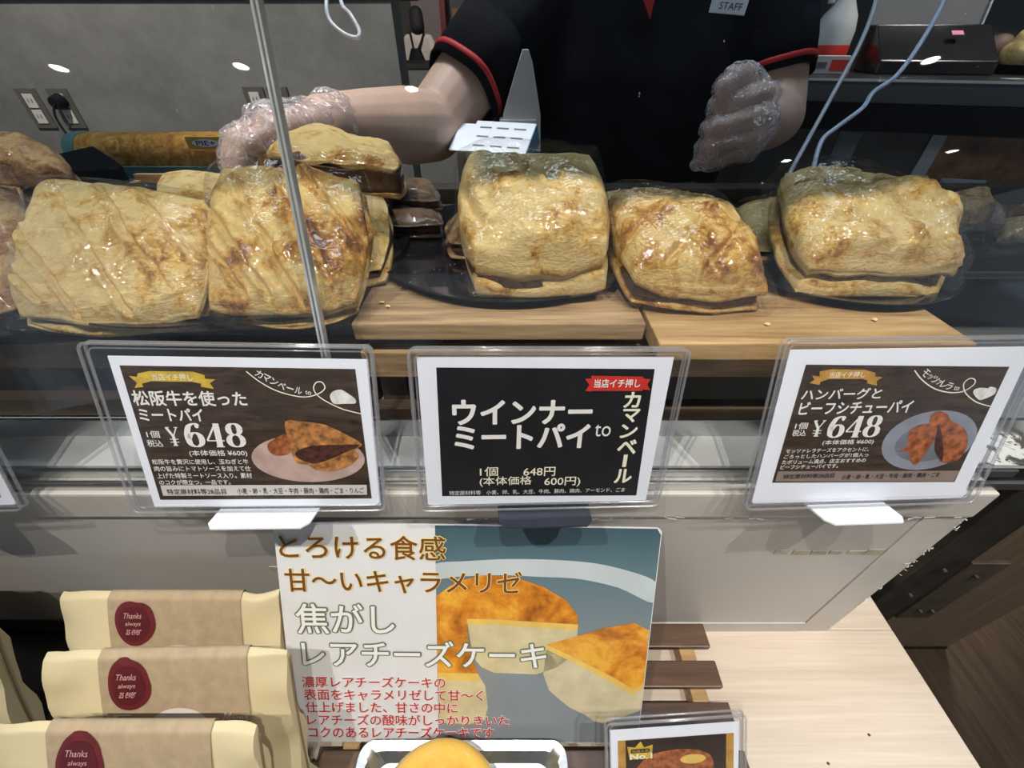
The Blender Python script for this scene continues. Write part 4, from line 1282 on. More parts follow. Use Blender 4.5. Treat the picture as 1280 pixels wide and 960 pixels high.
def curve_poly(name, pts, m, parent, layer):
    """print that follows the curved front"""
    cx = sum(p[0] for p in pts) / len(pts)
    cy = sum(p[1] for p in pts) / len(pts)
    bm = bmesh.new()
    prev = None
    for f_ in (0.0, 0.25, 0.5, 0.75, 1.0):
        if f_ == 0:
            ring = [bm.verts.new(bag_map(cx, cy, layer))]
        else:
            ring = [bm.verts.new(bag_map(cx + (x - cx) * f_, cy + (y - cy) * f_, layer)) for x, y in pts]
        if prev:
            n_ = len(ring)
            for k in range(n_):
                if len(prev) == 1:
                    bm.faces.new((prev[0], ring[k], ring[(k + 1) % n_]))
                else:
                    bm.faces.new((prev[k], ring[k], ring[(k + 1) % n_], prev[(k + 1) % n_]))
        prev = ring
    return finish(bm, name, m, parent)
def blobby(cx, cy, rx, ry, seed, amp=0.05, n=40):
    out = []
    for k in range(n):
        a = 2 * math.pi * k / n
        r = 1 + amp * math.sin(3 * a + seed) + amp * 0.7 * math.sin(2 * a + 2 * seed)
        if math.cos(a - R(48)) > 0.86:
            r += 0.10 * (math.cos(a - R(48)) - 0.86) / 0.14
        out.append((cx + rx * r * math.cos(a), cy + ry * r * math.sin(a)))
    return out
def bag(label, loc, yaw, seed, prints=True):
    e = tag(empty('paper_bag', loc, (0, 0, R(yaw))), label, 'bag', 'cream paper bags with kraft sleeves')
    bag_shell('bag_body', -BW / 2, BW / 2, 0.0, M_bag, e, seed, 30, True, 0.007)
    sv = bag_shell('kraft_sleeve', -0.047, 0.058, 0.0012, M_kraft, e, seed, 10, False)
    # folded gusset edge on the right end
    tube('gusset_fold', [(BW / 2 + .0004, -0.063, 0.004), (BW / 2 + .0004, -0.044, 0.05), (BW / 2 + .0004, -0.021, 0.10), (BW / 2 + .0004, -0.001, 0.138)], 0.0008, M_fold, e)
    if prints:
        curve_poly('seal_print', blobby(-26, -24, 15.5, 19.0, seed), M_seal, sv, 0.0003)
        curve_poly('seal_ring_print', blobby(-26.4, -24.4, 12.0, 14.8, seed, 0.03), M_seal2, sv, 0.0005)
        for b, yy, w in (('Thanks', -17.5, 14.5), ('always', -24.5, 12), ('as ever', -31, 11.5)):
            tm = text(b, -27 - w / 2, yy - 2.1, -27 + w / 2, yy + 2.4, M_script, sv, 0.0007, 0.0, mapf=lambda X, Y, L, yy=yy: bag_map(X + (Y - yy) * 0.3, Y, L))
        # cheese wheel emblem
        curve_poly('cheese_print', [(8 + 20 * math.cos(2 * math.pi * k / 40) if not (-0.5 < (k - 37) < 3) else 12, -55 + 13 * math.sin(2 * math.pi * k / 40)) for k in range(40)], M_chz, sv, 0.0003)
        curve_poly('wedge_print', [(21, -59), (32, -52), (37, -56), (37, -63), (26, -66)], M_chz, sv, 0.0004)
        for b, x0_, x1_ in (('F', -40, -28), ('Mama', 39, 57)):
            text(b, x0_, -56, x1_, -46, M_chz, sv, 0.0005, -0.004, mapf=lambda X, Y, L: bag_map(X + (Y + 51) * 0.3, Y, L))
    return e
BT = TABLE + 0.0185
bag('paper bag with burgundy seal at the back of the row against the cream panel', (-0.272, 0.146, BT + 0.001), 0.0, 1.0)
bag('paper bag with burgundy seal and cheese emblem, middle of the row', (-0.248, 0.1055, BT + 0.001), 1.0, 2.0)
bag('paper bag with burgundy seal at the bottom border, front of the row', (-0.250, 0.064, BT + 0.001), 0.0, 3.0)
bag('paper bag at the left picture border beside the row', (-0.516, 0.152, BT + 0.001), 0.0, 4.0, False)
tb = tag(empty('black_tray', (-0.40, 0.03, TABLE)), 'glossy black tray holding the paper bags', 'tray')
box2('tray_floor', (-0.30, -0.20, 0.0005), (0.215, 0.147, 0.018), M_blackp, tb)
for nm, lo, hi in (('tray_rim', (-0.30, 0.141, 0.0182), (0.215, 0.1475, 0.030)), ('tray_rim', (0.2085, -0.20, 0.0182), (0.215, 0.1405, 0.030)), ('tray_rim', (-0.30, -0.20, 0.0182), (-0.2935, 0.1405, 0.030))):
    box2(nm, lo, hi, M_blackp, tb, 0.001)
box2('steel_edging', (0.2155, -0.20, 0.0006), (0.220, 0.147, 0.031), M_steel, tb)

# ------------------------------------------------------------------ people
def add_capsule(bm, p0, r0, p1, r1, seg=18, nr=6):
    p0, p1 = Vector(p0), Vector(p1)
    d = p1 - p0
    L = d.length
    q = d.to_track_quat('Z', 'Y').to_matrix()
    prof = []
    for k in range(nr + 1):
        a = -math.pi / 2 + (math.pi / 2) * k / nr
        prof.append((r0 * math.cos(a), r0 * math.sin(a)))
    for k in range(nr + 1):
        a = (math.pi / 2) * k / nr
        prof.append((r1 * math.cos(a), L + r1 * math.sin(a)))
    rings = []
    for r, z in prof:
        if r < 1e-5:
            rings.append([bm.verts.new(p0 + q @ Vector((0, 0, z)))])
        else:
            rings.append([bm.verts.new(p0 + q @ Vector((r * math.cos(2 * math.pi * k / seg), r * math.sin(2 * math.pi * k / seg), z))) for k in range(seg)])
    for a, b in zip(rings[:-1], rings[1:]):
        for k in range(seg):
            k2 = (k + 1) % seg
            if len(a) == 1:
                bm.faces.new((a[0], b[k2], b[k]))
            elif len(b) == 1:
                bm.faces.new((a[k], a[k2], b[0]))
            else:
                bm.faces.new((a[k], a[k2], b[k2], b[k]))

def add_loft(bm, rings_, seg=28):
    """closed stack of ellipses (cx, cy, z, rx, ry)"""
    R_ = []
    for cx, cy, z, rx, ry in rings_:
        R_.append([bm.verts.new((cx + rx * math.copysign(abs(math.cos(2 * math.pi * k / seg)) ** 0.85, math.cos(2 * math.pi * k / seg)), cy + ry * math.copysign(abs(math.sin(2 * math.pi * k / seg)) ** 0.85, math.sin(2 * math.pi * k / seg)), z)) for k in range(seg)])
    for a, b in zip(R_[:-1], R_[1:]):
        for k in range(seg):
            k2 = (k + 1) % seg
            bm.faces.new((a[k], a[k2], b[k2], b[k]))
    bm.faces.new(R_[0][::-1])
    bm.faces.new(R_[-1])

def add_ball(bm, c, r):
    M = Matrix.Translation(Vector(c)) @ Matrix.Diagonal((r[0], r[1], r[2], 1))
    bmesh.ops.create_uvsphere(bm, u_segments=20, v_segments=14, radius=1.0, matrix=M)

def fuse(name, m, parent, org, caps=(), lofts=(), balls=(), voxel=0.005, smooth=6, disp=None, grow=0.0):
    bm = bmesh.new()
    for p0, r0, p1, r1 in caps:
        add_capsule(bm, p0, r0 + grow, p1, r1 + grow)
    for lf in lofts:
        add_loft(bm, lf)
    for c, r in balls:
        add_ball(bm, c, [q + grow for q in r])
    bmesh.ops.recalc_face_normals(bm, faces=bm.faces)
    me = bpy.data.meshes.new(name)
    bm.to_mesh(me)
    bm.free()
    o = bpy.data.objects.new(name, me)
    md = o.modifiers.new('fuse', 'REMESH')
    md.mode = 'VOXEL'
    md.voxel_size = voxel
    if smooth:
        ms = o.modifiers.new('soften', 'SMOOTH')
        ms.iterations = smooth
        ms.factor = 0.5
    me2 = baked(o)
    me2.name = name
    pos = [v_.co.copy() for v_ in me2.vertices]
    nrm = [v_.normal.copy() for v_ in me2.vertices] if disp else None
    flat = []
    for i_, p_ in enumerate(pos):
        q_ = p_ - Vector(org)
        if disp:
            q_ += disp(p_, nrm[i_])
        flat += (q_.x, q_.y, q_.z)
    me2.vertices.foreach_set('co', flat)
    me2.update()
    for p in me2.polygons:
        p.use_smooth = True
    me2.materials.clear()
    return obj(name, me2, m, parent)

t = NT('skin')
v = t.coords()
f = t.math('ADD', t.math('MULTIPLY', t.noise(22, 4, v), 0.7), t.math('MULTIPLY', t.noise(300, 2, v), 0.3))
t.principled(Base_Color=t.ramp(f, [(0.35, (0.58, 0.37, 0.28)), (0.65, (0.68, 0.47, 0.37))]), Roughness=0.5, Subsurface_Weight=0.12, Subsurface_Radius=(0.012, 0.005, 0.003), Normal=t.bump(t.noise(700, 2, v), 0.08, 0.0006))
M_skin = t.m
t = NT('navy_black_polo')
v = t.coords()
f = t.noise(9, 5, v, 0.6, 0.4)
t.principled(Base_Color=t.ramp(f, [(0.35, (0.0030, 0.0036, 0.0065)), (0.68, (0.0065, 0.0075, 0.012))]), Roughness=0.9, Specular_IOR_Level=0.2, Sheen_Weight=0.0, Normal=t.bump(t.noise(900, 2, v), 0.3, 0.0006))
M_shirt = t.m
M_trou = simple('black_trousers', (0.010, 0.010, 0.013), 0.85, var=0.2)
M_redt = simple('red_trim_cloth', (0.50, 0.022, 0.025), 0.6, var=0.1)
M_hair = simple('dark_hair', (0.012, 0.009, 0.008), 0.75, var=0.4, scale=200, stretch=(1, 1, 0.1))

ORG = (0.19, 0.95, 0.0)
staff = tag(empty('person', ORG), 'person in black polo shirt with red sleeve stripes serving in plastic gloves', 'person')
SR, ER, WR = Vector((0.048, 0.900, 1.372)), Vector((-0.120, 0.735, 1.196)), Vector((-0.203, 0.526, 1.229))
SL, EL, WL = Vector((0.392, 0.905, 1.42)), Vector((0.428, 0.800, 1.200)), Vector((0.300, 0.640, 1.212))
# right hand (left in the picture): fingers close over the held pie
mcpR = [Vector((-0.228, 0.463, 1.232)), Vector((-0.241, 0.477, 1.236)), Vector((-0.249, 0.492, 1.234)), Vector((-0.253, 0.506, 1.228))]
fingR = []
for k, (mc, L) in enumerate(zip(mcpR, (0.95, 1.0, 0.95, 0.78))):
    pip = mc + Vector((-0.024, -0.022, -0.010)) * L
    dip = pip + Vector((-0.006, -0.012, -0.018)) * L
    tip = dip + Vector((0.004, -0.006, -0.014)) * L
    fingR.append([mc, pip, dip, tip])
thR = [Vector((-0.200, 0.506, 1.208)), Vector((-0.208, 0.478, 1.205)), Vector((-0.217, 0.456, 1.201)), Vector((-0.224, 0.440, 1.198))]
# left hand (right in the picture): loose fist, fingers stacked, knuckles to the right
zs = [1.2520, 1.2330, 1.2138, 1.1955]
mcpL = [Vector((0.285, 0.574, zs[0])), Vector((0.288, 0.566, zs[1])), Vector((0.286, 0.564, zs[2])), Vector((0.280, 0.567, zs[3]))]
fingL = []
for k, (mc, L) in enumerate(zip(mcpL, (0.92, 1.08, 1.05, 0.88))):
    pip = mc + Vector((-0.050, -0.014, -0.010)) * L
    dip = pip + Vector((0.002, 0.026, -0.003)) * L
    tip = dip + Vector((0.018, 0.008, 0.0)) * L
    fingL.append([mc, pip, dip, tip])
thL = [Vector((0.288, 0.610, 1.238)), Vector((0.268, 0.590, 1.267)), Vector((0.247, 0.571, 1.268)), Vector((0.232, 0.560, 1.259))]
def hand_caps(W, mcps, fings, th, g=0.0):
    out = []
    for k, mc in enumerate(mcps):
        out.append((W, 0.019, mc, 0.0125))
    for f_ in fings:
        rr = (0.0098, 0.0094, 0.0086, 0.0076)
        for a in range(3):
            out.append((f_[a], rr[a], f_[a + 1], rr[a + 1]))
    rr = (0.0135, 0.0125, 0.0112, 0.0095)
    for a in range(3):
        out.append((th[a], rr[a], th[a + 1], rr[a + 1]))
    out.append((W, 0.018, th[0], 0.0135))
    return out
capsR = hand_caps(WR, mcpR, fingR, thR)
capsL = hand_caps(WL, mcpL, fingL, thL)
armR = [(SR, 0.058, SR.lerp(ER, 0.55), 0.052), (SR.lerp(ER, 0.55), 0.052, ER, 0.046), (ER, 0.046, ER.lerp(WR, 0.30), 0.0475), (ER.lerp(WR, 0.30), 0.0475, ER.lerp(WR, 0.70), 0.037), (ER.lerp(WR, 0.70), 0.037, WR, 0.0275)]
armL = [(SL, 0.058, SL.lerp(EL, 0.55), 0.050), (SL.lerp(EL, 0.55), 0.050, EL, 0.043), (EL, 0.043, EL.lerp(WL, 0.30), 0.043), (EL.lerp(WL, 0.30), 0.043, EL.lerp(WL, 0.70), 0.034), (EL.lerp(WL, 0.70), 0.034, WL, 0.026)]
TX, TY = 0.19, 0.95
torso = [(TX, TY, 0.86, 0.165, 0.105), (TX, TY, 1.0, 0.185, 0.115), (TX, TY - .01, 1.12, 0.200, 0.122), (TX, TY - .01, 1.25, 0.205, 0.118), (TX, TY, 1.36, 0.205, 0.105), (TX, TY, 1.44, 0.185, 0.085), (TX, TY, 1.49, 0.10, 0.07)]
legs = [((0.10, 0.96, 0.88), 0.085, (0.09, 0.96, 0.48), 0.058), ((0.09, 0.96, 0.48), 0.056, (0.085, 0.98, 0.09), 0.040), ((0.085, 0.98, 0.045), 0.040, (0.08, 0.86, 0.032), 0.030),
        ((0.28, 0.96, 0.88), 0.085, (0.29, 0.96, 0.48), 0.058), ((0.29, 0.96, 0.48), 0.056, (0.295, 0.98, 0.09), 0.040), ((0.295, 0.98, 0.045), 0.040, (0.30, 0.86, 0.032), 0.030)]
neck = [((TX, TY, 1.45), 0.06, (TX, TY - 0.015, 1.57), 0.054)]
head_b = [((TX, TY - 0.02, 1.655), (0.078, 0.095, 0.112)), ((TX, TY - 0.045, 1.60), (0.055, 0.060, 0.060)), ((TX, TY - 0.118, 1.645), (0.013, 0.018, 0.020)),
          ((TX - 0.078, TY - 0.01, 1.65), (0.010, 0.018, 0.028)), ((TX + 0.078, TY - 0.01, 1.65), (0.010, 0.018, 0.028)), ((TX, TY - 0.100, 1.605), (0.024, 0.010, 0.008))]
fuse('body', M_skin, staff, ORG, capsR + capsL + armR + armL + legs + neck, [torso], head_b, 0.0028, 3)
fuse('hair', M_hair, staff, ORG, (), (), [((TX, TY, 1.70), (0.088, 0.102, 0.085)), ((TX, TY + 0.03, 1.64), (0.086, 0.075, 0.10))], 0.007, 4)
for sx in (-0.03, 0.03):
    bm = bmesh.new()
    add_ball(bm, (TX + sx - ORG[0], TY - 0.107 - ORG[1], 1.662), (0.010, 0.008, 0.006))
    finish(bm, 'eye', M_black, staff, smooth=True)
def fold(co, nrm):
    w = noise.fractal(Vector((co.x * 9, co.y * 9, co.z * 5)), 0.8, 2.0, 3)
    return nrm * (0.006 * w)
hemR = SR.lerp(ER, 0.62)
hemL = SL.lerp(EL, 0.68)
shirt_caps = [(SR + Vector((0.02, 0, 0.0)), 0.068, hemR.lerp(SR, 0.12), 0.062), (SL + Vector((-0.02, 0, 0.0)), 0.068, hemL.lerp(SL, 0.12), 0.058)]
shirt_t = [(TX, TY - .004, 0.80, 0.205, 0.130), (TX, TY - .004, 1.0, 0.215, 0.138), (TX, TY - .012, 1.12, 0.226, 0.140), (TX, TY - .012, 1.25, 0.228, 0.136), (TX, TY, 1.36, 0.225, 0.122), (TX, TY, 1.44, 0.20, 0.100), (TX, TY, 1.495, 0.115, 0.083)]
def sleeve_open(co, nrm):
    return fold(co, nrm)
shirt = fuse('polo_shirt', M_shirt, staff, ORG, shirt_caps, [shirt_t], (), 0.0055, 8, fold)
# sleeve cuffs with a red stripe
def cuff(S, E_, f0, f1, r0, r1, name, m, parent):
    A, B = S.lerp(E_, f0), S.lerp(E_, f1)
    bm = bmesh.new()
    d = (B - A).normalized()
    n_ = d.orthogonal().normalized()
    b_ = d.cross(n_)
    prof = [(0, r0), (0.35, (r0 + r1) / 2 + 0.001), (1.0, r1), (1.0, r1 - 0.003), (0.0, r0 - 0.003)]
    rings = []
    for f_, r in prof:
        c = A.lerp(B, f_)
        rings.append([bm.verts.new(c + (n_ * math.cos(2 * math.pi * k / 36) + b_ * math.sin(2 * math.pi * k / 36)) * (r + 0.0022 * math.sin(5 * 2 * math.pi * k / 36 + 1)) - Vector(ORG)) for k in range(36)])
    rings.append(rings[0])
    for a_, c_ in zip(rings[:-1], rings[1:]):
        for k in range(36):
            bm.faces.new((a_[k], a_[(k + 1) % 36], c_[(k + 1) % 36], c_[k]))
    return finish(bm, name, m, parent, smooth=True)
cuff(SR, ER, 0.45, 0.75, 0.0645, 0.0600, 'sleeve_cuff', M_shirt, shirt)
cuff(SR, ER, 0.685, 0.712, 0.0622, 0.0618, 'red_stripe', M_redt, shirt)
cuff(SL, EL, 0.50, 0.78, 0.0605, 0.0560, 'sleeve_cuff', M_shirt, shirt)
cuff(SL, EL, 0.715, 0.745, 0.0582, 0.0578, 'red_stripe', M_redt, shirt)
tro = fuse('trousers', M_trou, staff, ORG, [((0.10, 0.96, 0.86), 0.10, (0.09, 0.965, 0.48), 0.075), ((0.09, 0.965, 0.48), 0.075, (0.085, 0.98, 0.13), 0.06), ((0.28, 0.96, 0.86), 0.10, (0.29, 0.965, 0.48), 0.075), ((0.29, 0.965, 0.48), 0.075, (0.295, 0.98, 0.13), 0.06)], [[(TX, TY, 0.80, 0.195, 0.120), (TX, TY, 0.98, 0.200, 0.125)]], (), 0.008, 6)
# collar ends in red, name badge
def front_y(z):
    return TY - 0.140 if z < 1.3 else TY - 0.128
bm = bmesh.new()
cx = pt(812, 4, .59).x - ORG[0]
for a_, b_, c_ in (((cx - 0.014, 1.352), (cx + 0.004, 1.366), (cx + 0.0065, 1.322)), ((cx + 0.004, 1.366), (cx + 0.010, 1.352), (cx + 0.0065, 1.322))):
    P = [Vector((q[0], front_y(q[1]) - ORG[1] - 0.010, q[1])) for q in (a_, b_, c_)]
    vs = [bm.verts.new(p) for p in P] + [bm.verts.new(p + Vector((0, -0.004, 0))) for p in P]
    bm.faces.new((vs[0], vs[1], vs[2]))
    bm.faces.new((vs[5], vs[4], vs[3]))
    for i in range(3):
        j = (i + 1) % 3
        bm.faces.new((vs[i], vs[i + 3], vs[j + 3], vs[j]))
finish(bm, 'red_collar_tip', M_redt, shirt)
bp = pt(913, 2, .590)
bp.z = 1.338
bd = box('name_badge', (bp.x - ORG[0], bp.y - ORG[1], bp.z + 0.010), (0.052, 0.003, 0.042), M_white, shirt, 0.001, Matrix.Rotation(R(4), 4, 'Y'))
def bmap(X, Y, L):
    a = R(-4)
    x, z = X / 1000, Y / 1000
    return Vector((bp.x - ORG[0] + x * math.cos(a) - z * math.sin(a), bp.y - ORG[1] - 0.0018, bp.z + 0.010 + x * math.sin(a) + z * math.cos(a)))
text('STAFF', -14, -16.5, 19, -8.5, simple('badge_grey_ink', (0.10, 0.10, 0.11), 0.5), bd, 0, 0.01, mapf=bmap)
# gloves
def crinkle(co, nrm):
    w = abs(noise.noise(Vector((co.x * 60 + 20 * co.z, co.y * 60, co.z * 75)))) + 0.5 * abs(noise.noise(co * 140))
    return nrm * (0.0046 * w - 0.0002)
M_gR = [(WR + Vector((0.004, 0.012, 0)), 0.0285, WR, 0.024), (WR, 0.023, mcpR[1].lerp(mcpR[2], .5), 0.017), (WR, 0.022, mcpR[0], 0.014)]
fuse('plastic_glove', M_glove, staff, ORG, capsR + M_gR, (), (), 0.0030, 1, crinkle, 0.0018)
M_gL = [(WL + Vector((-0.004, -0.03, 0)), 0.030, mcpL[1].lerp(mcpL[2], .5), 0.020), (mcpL[0] + Vector((0.006, 0, 0)), 0.011, mcpL[3] + Vector((0.006, 0, 0)), 0.011), (thL[1], 0.013, mcpL[0], 0.012)]
for k in range(4):
    M_gL.append((fingL[k][1], 0.0105, fingL[k][1] + Vector((-0.010, 0.006, -0.003)), 0.006))
fuse('plastic_glove', M_glove, staff, ORG, capsL + M_gL, (), (), 0.0027, 1, crinkle, 0.0012)

# far shopper
WX, WY = -1.40, 8.1
shop = tag(empty('person', (WX, WY, 0)), 'person in pale loose blouse with black backpack seen from behind in the mall', 'person')
SO = (WX, WY, 0)
M_blouse = simple('pale_blouse', (0.66, 0.56, 0.49), 0.8, var=0.12, scale=8)
fuse('body', M_skin, shop, SO, [((WX - .08, WY, .85), .08, (WX - .08, WY, .1), .045), ((WX + .08, WY, .85), .08, (WX + .08, WY, .1), .045), ((WX - .08, WY, .04), .038, (WX - .08, WY + .12, .03), .03), ((WX + .08, WY, .04), .038, (WX + .08, WY + .12, .03), .03),
     ((WX, WY, 1.3), .05, (WX, WY, 1.42), .045), ((WX + .17, WY, 1.27), .045, (WX + .24, WY + .02, 1.02), .04), ((WX + .24, WY + .02, 1.02), .04, (WX + .38, WY + .12, 1.08), .025), ((WX - .17, WY, 1.27), .045, (WX - .19, WY + .03, .98), .04), ((WX - .19, WY + .03, .98), .035, (WX - .14, WY + .2, 1.0), .025)],
     [[(WX, WY, .82, .15, .10), (WX, WY, 1.05, .14, .09), (WX, WY, 1.3, .17, .09), (WX, WY, 1.36, .08, .06)]], [((WX, WY + .01, 1.48), (.075, .09, .11))], 0.012, 4)
fuse('blouse', M_blouse, shop, SO, [((WX + .15, WY, 1.28), .075, (WX + .25, WY + .01, 1.03), .10), ((WX + .25, WY + .01, 1.03), .085, (WX + .34, WY + .08, 1.06), .045), ((WX - .15, WY, 1.28), .075, (WX - .20, WY + .02, 1.02), .09)],
     [[(WX, WY, .86, .20, .13), (WX, WY, 1.1, .185, .12), (WX, WY, 1.3, .19, .105), (WX, WY, 1.37, .10, .08)]], (), 0.012, 6)
fuse('skirt', simple('grey_skirt', (0.25, 0.24, 0.23), 0.8), shop, SO, (), [[(WX, WY, .35, .26, .20), (WX, WY, .7, .22, .17), (WX, WY, .92, .17, .13)]], (), 0.015, 4)
fuse('hair', M_hair, shop, SO, [((WX, WY - .01, 1.57), .100, (WX + .01, WY - .05, 1.44), .105)], (), (), 0.012, 4)
bpk = fuse('backpack', M_mattb, shop, SO, (), [[(WX - .03, WY - .17, .92, .15, .07), (WX - .03, WY - .17, 1.04, .13, .07), (WX - .03, WY - .16, 1.19, .07, .05)]], (), 0.012, 3)
for s_ in (-1, 1):
    tube('strap', [(-.03 + .03 * s_, -.17, 1.17), (-.01 + .065 * s_, -.135, 1.26), (.0 + .105 * s_, -.07, 1.38)], 0.015, M_mattb, bpk)

# ------------------------------------------------------------------ background of the shop
# outlets on the partition
M_oplate = simple('brown_grey_outlet_plate', (0.085, 0.078, 0.065), 0.5, var=0.05)
M_osock = simple('cream_socket', (0.52, 0.50, 0.43), 0.45, var=0.05)
def outlet(px, py, label, plug=False, blank=False):
    u, v_ = (px - 640) / FPX, (480 - py) / FPX
    d = 1.945 / (math.cos(PITCH) + v_ * math.sin(PITCH))
    p = pt(px, py, d)
    e = tag(empty('wall_outlet', (p.x, 1.9495, p.z)), label, 'outlet', None)
    box2('cover_plate', (-0.040, -0.006, -0.066), (0.040, 0.0, 0.066), M_oplate, e, 0.002)
    if not blank:
        for z in (-0.026, 0.026):
            b = box2('socket', (-0.019, -0.009, z - 0.023), (0.019, -0.0062, z + 0.023), M_osock, e, 0.001)
            for x in (-0.007, 0.007):
                box2('slot', (x - 0.0015, -0.0096, z - 0.006), (x + 0.0015, -0.0091, z + 0.007), M_black, b)
    if plug:
        pl = empty('power_plug', (p.x, 1.9405, p.z + 0.026))
        tag(pl, 'round black power plug with cord in the second left outlet', 'plug')
        cyl('plug_body', (0, 0, 0), (0, -0.035, -0.004), 0.026, M_mattb, pl, 0.020)
        tube('cord', [(0, -0.035, -0.006), (-0.012, -0.05, -0.06), (0.03, -0.07, -0.20), (0.09, -0.09, -0.36), (0.10, -0.10, -0.6)], 0.004, M_mattb, pl)
    return e
outlet(45, 136, 'leftmost wall outlet with an empty double socket')
outlet(83, 136, 'second wall outlet from the left with a black plug in it', True)
outlet(323, 134, 'wall outlet left of the gloved hand')
outlet(352, 134, 'blank wall plate beside the gloved hand', blank=True)

# back worktop behind the partition side
M_wt = simple('grey_worktop', (0.16, 0.155, 0.15), 0.35, var=0.1)
wt = tag(empty('work_table', (-0.75, 1.05, 0)), 'low grey work table behind the showcase at the left', 'table')
WTOP = 1.13
box2('table_top', (-0.75, -0.41, WTOP - 0.03), (0.50, -0.25, WTOP), M_wt, wt, 0.002)
for x in (-0.72, 0.44):
    for y in (-0.375, -0.29):
        box2('leg', (x, y, 0), (x + 0.035, y + 0.035, WTOP - 0.031), M_dark, wt)
# roll box with pie picture
M_teal = simple('teal_card', (0.115, 0.235, 0.23), 0.5, var=0.06)
t = NT('pie_photo_print')
v = t.coords((1, 1, 1))
wv = t.n('TexWave', i_Scale=16.0, i_Distortion=22.0, i_Detail=5.0)
t.l(v, wv.inputs['Vector'])
f = t.math('ADD', t.math('MULTIPLY', wv.outputs['Fac'], 0.06), t.math('MULTIPLY', t.noise(38, 6, v, 0.65, 2.5), 0.95))
t.principled(Base_Color=t.ramp(f, [(0.30, (0.20, 0.075, 0.02)), (0.5, (0.58, 0.27, 0.05)), (0.68, (0.80, 0.50, 0.15))]), Roughness=0.45)
M_pieprint = t.m
c0 = pt(98, 176, .66)
c1 = pt(318, 178, .64)
rb = tag(empty('roll_carton', (0, 0, 0)), 'teal carton with a golden pie crust picture and yellow name label', 'carton')
ctr = (c0 + c1) / 2
L_ = c1.x - c0.x
rb.location = (ctr.x, ctr.y, WTOP + 0.0005)
def halfround(name, x0, x1, m, r, extra, parent):
    bm = bmesh.new()
    prof = [(0.022, 0.0), (-0.022 - extra, 0.0), (-0.024 - extra, 0.018)]
    for k in range(9):
        a = math.pi - R(90) * k / 8
        prof.append((0.0 + (0.024 + extra) * math.cos(a), 0.030 + (0.026 + extra) * math.sin(a)))
    prof.append((0.022, 0.056 + extra))
    A = [bm.verts.new((x0, y, z)) for y, z in prof]
    B = [bm.verts.new((x1, y, z)) for y, z in prof]
    bm.faces.new(A)
    bm.faces.new(B[::-1])
    for i in range(len(prof)):
        j = (i + 1) % len(prof)
        bm.faces.new((A[i], B[i], B[j], A[j]))
    o_ = finish(bm, name, m, parent)
    shade_auto(o_.data, 50)
    return o_
halfround('carton_body', -L_ / 2 + 0.018, L_ / 2, M_pieprint, 0, 0.0, rb)
halfround('end_cap', -L_ / 2, -L_ / 2 + 0.018, M_teal, 0, 0.001, rb)
box2('base_band', (-L_ / 2 + 0.0185, -0.0285, 0.0003), (L_ / 2, -0.0245, 0.016), M_teal, rb)
M_yel = simple('yellow_label', (0.55, 0.36, 0.05), 0.5, var=0.05)
lb = box2('name_label', (L_ / 2 - 0.094, -0.0275, 0.040), (L_ / 2 - 0.022, -0.0245, 0.0565), M_yel, rb)
def lmap(X, Y, L):
    return Vector((L_ / 2 - 0.0600 + X / 1000, -0.0276 - L, 0.0484 + Y / 1000))
poly('oval_print', ellipse(-6, 0, 20, 5.2), M_white, lb, 0.0002, lmap)
text('PIE+', -20, -3.3, 9, 3.3, simple('navy_ink', (0.03, 0.05, 0.12), 0.5), lb, 0.0005, 0.02, mapf=lmap)
# black pouch
bm = bmesh.new()
q = [pt(72, 192, .60), pt(116, 182, .615), pt(152, 206, .60), pt(146, 212, .592), pt(90, 214, .588)]
base = WTOP + 0.0006
vt = [bm.verts.new(p) for p in q]
vb = [bm.verts.new((p.x, p.y, base)) for p in q]
bm.faces.new(vt)
bm.faces.new(vb[::-1])
for i in range(5):
    j = (i + 1) % 5
    bm.faces.new((vt[i], vb[i], vb[j], vt[j]))
o = finish(bm, 'black_pouch', M_mattb, None, bevel=0.0015)
tag(o, 'black wedge shaped pouch lying in front of the teal carton', 'pouch')
# wooden box rim behind the left pies
wb = tag(empty('wooden_tray', (-0.38, 0.57, 1.105)), 'open pale wooden tray behind the left pies', 'tray')
for nm, lo, hi in (('tray_floor', (-0.14, -0.045, 0), (0.14, 0.06, 0.005)), ('rim', (-0.14, 0.052, 0.0052), (0.14, 0.06, 0.052)), ('rim', (-0.14, -0.045, 0.0052), (0.14, -0.037, 0.03)), ('rim', (0.132, -0.0365, 0.0052), (0.14, 0.0515, 0.045)), ('rim', (-0.14, -0.0365, 0.0052), (-0.132, 0.0515, 0.045))):
    box2(nm, lo, hi, M_pine, wb, 0.001)
box2('tray_stand', (-0.12, -0.03, -0.042), (0.12, 0.05, -0.0005), M_dark, wb)
# stack of cards and folded white paper behind the arm
cb = pt(630, 178, .60)
bx = tag(empty('leaflet_box', (cb.x, cb.y + 0.005, cb.z - 0.018), (R(32), 0, R(-20))), 'white leaflet box with printed grid and blue side beside the arm', 'box')
box2('carton', (-0.045, -0.028, 0), (0.045, 0.03, 0.030), M_white, bx, 0.0008)
box2('blue_side', (0.0452, -0.028, 0.0), (0.0462, 0.03, 0.0298), simple('pale_blue_card', (0.16, 0.33, 0.50), 0.5), bx)
I_txt = simple('grey_print', (0.12, 0.12, 0.13), 0.5)
for j in range(3):
    for i in range(3):
        box2('printed_line', (-0.036 + 0.026 * i, -0.018 + 0.017 * j, 0.0302), (-0.018 + 0.026 * i, -0.0155 + 0.017 * j, 0.0304), I_txt, bx)
lf = box2('open_flap', (-0.072, -0.026, 0.026), (-0.0455, 0.026, 0.0275), M_white, bx)
box2('leaflet_stand', (-0.04, -0.02, -0.09), (0.04, 0.025, -0.0005), M_dark, bx)
bx2 = pt(647, 160, .645)
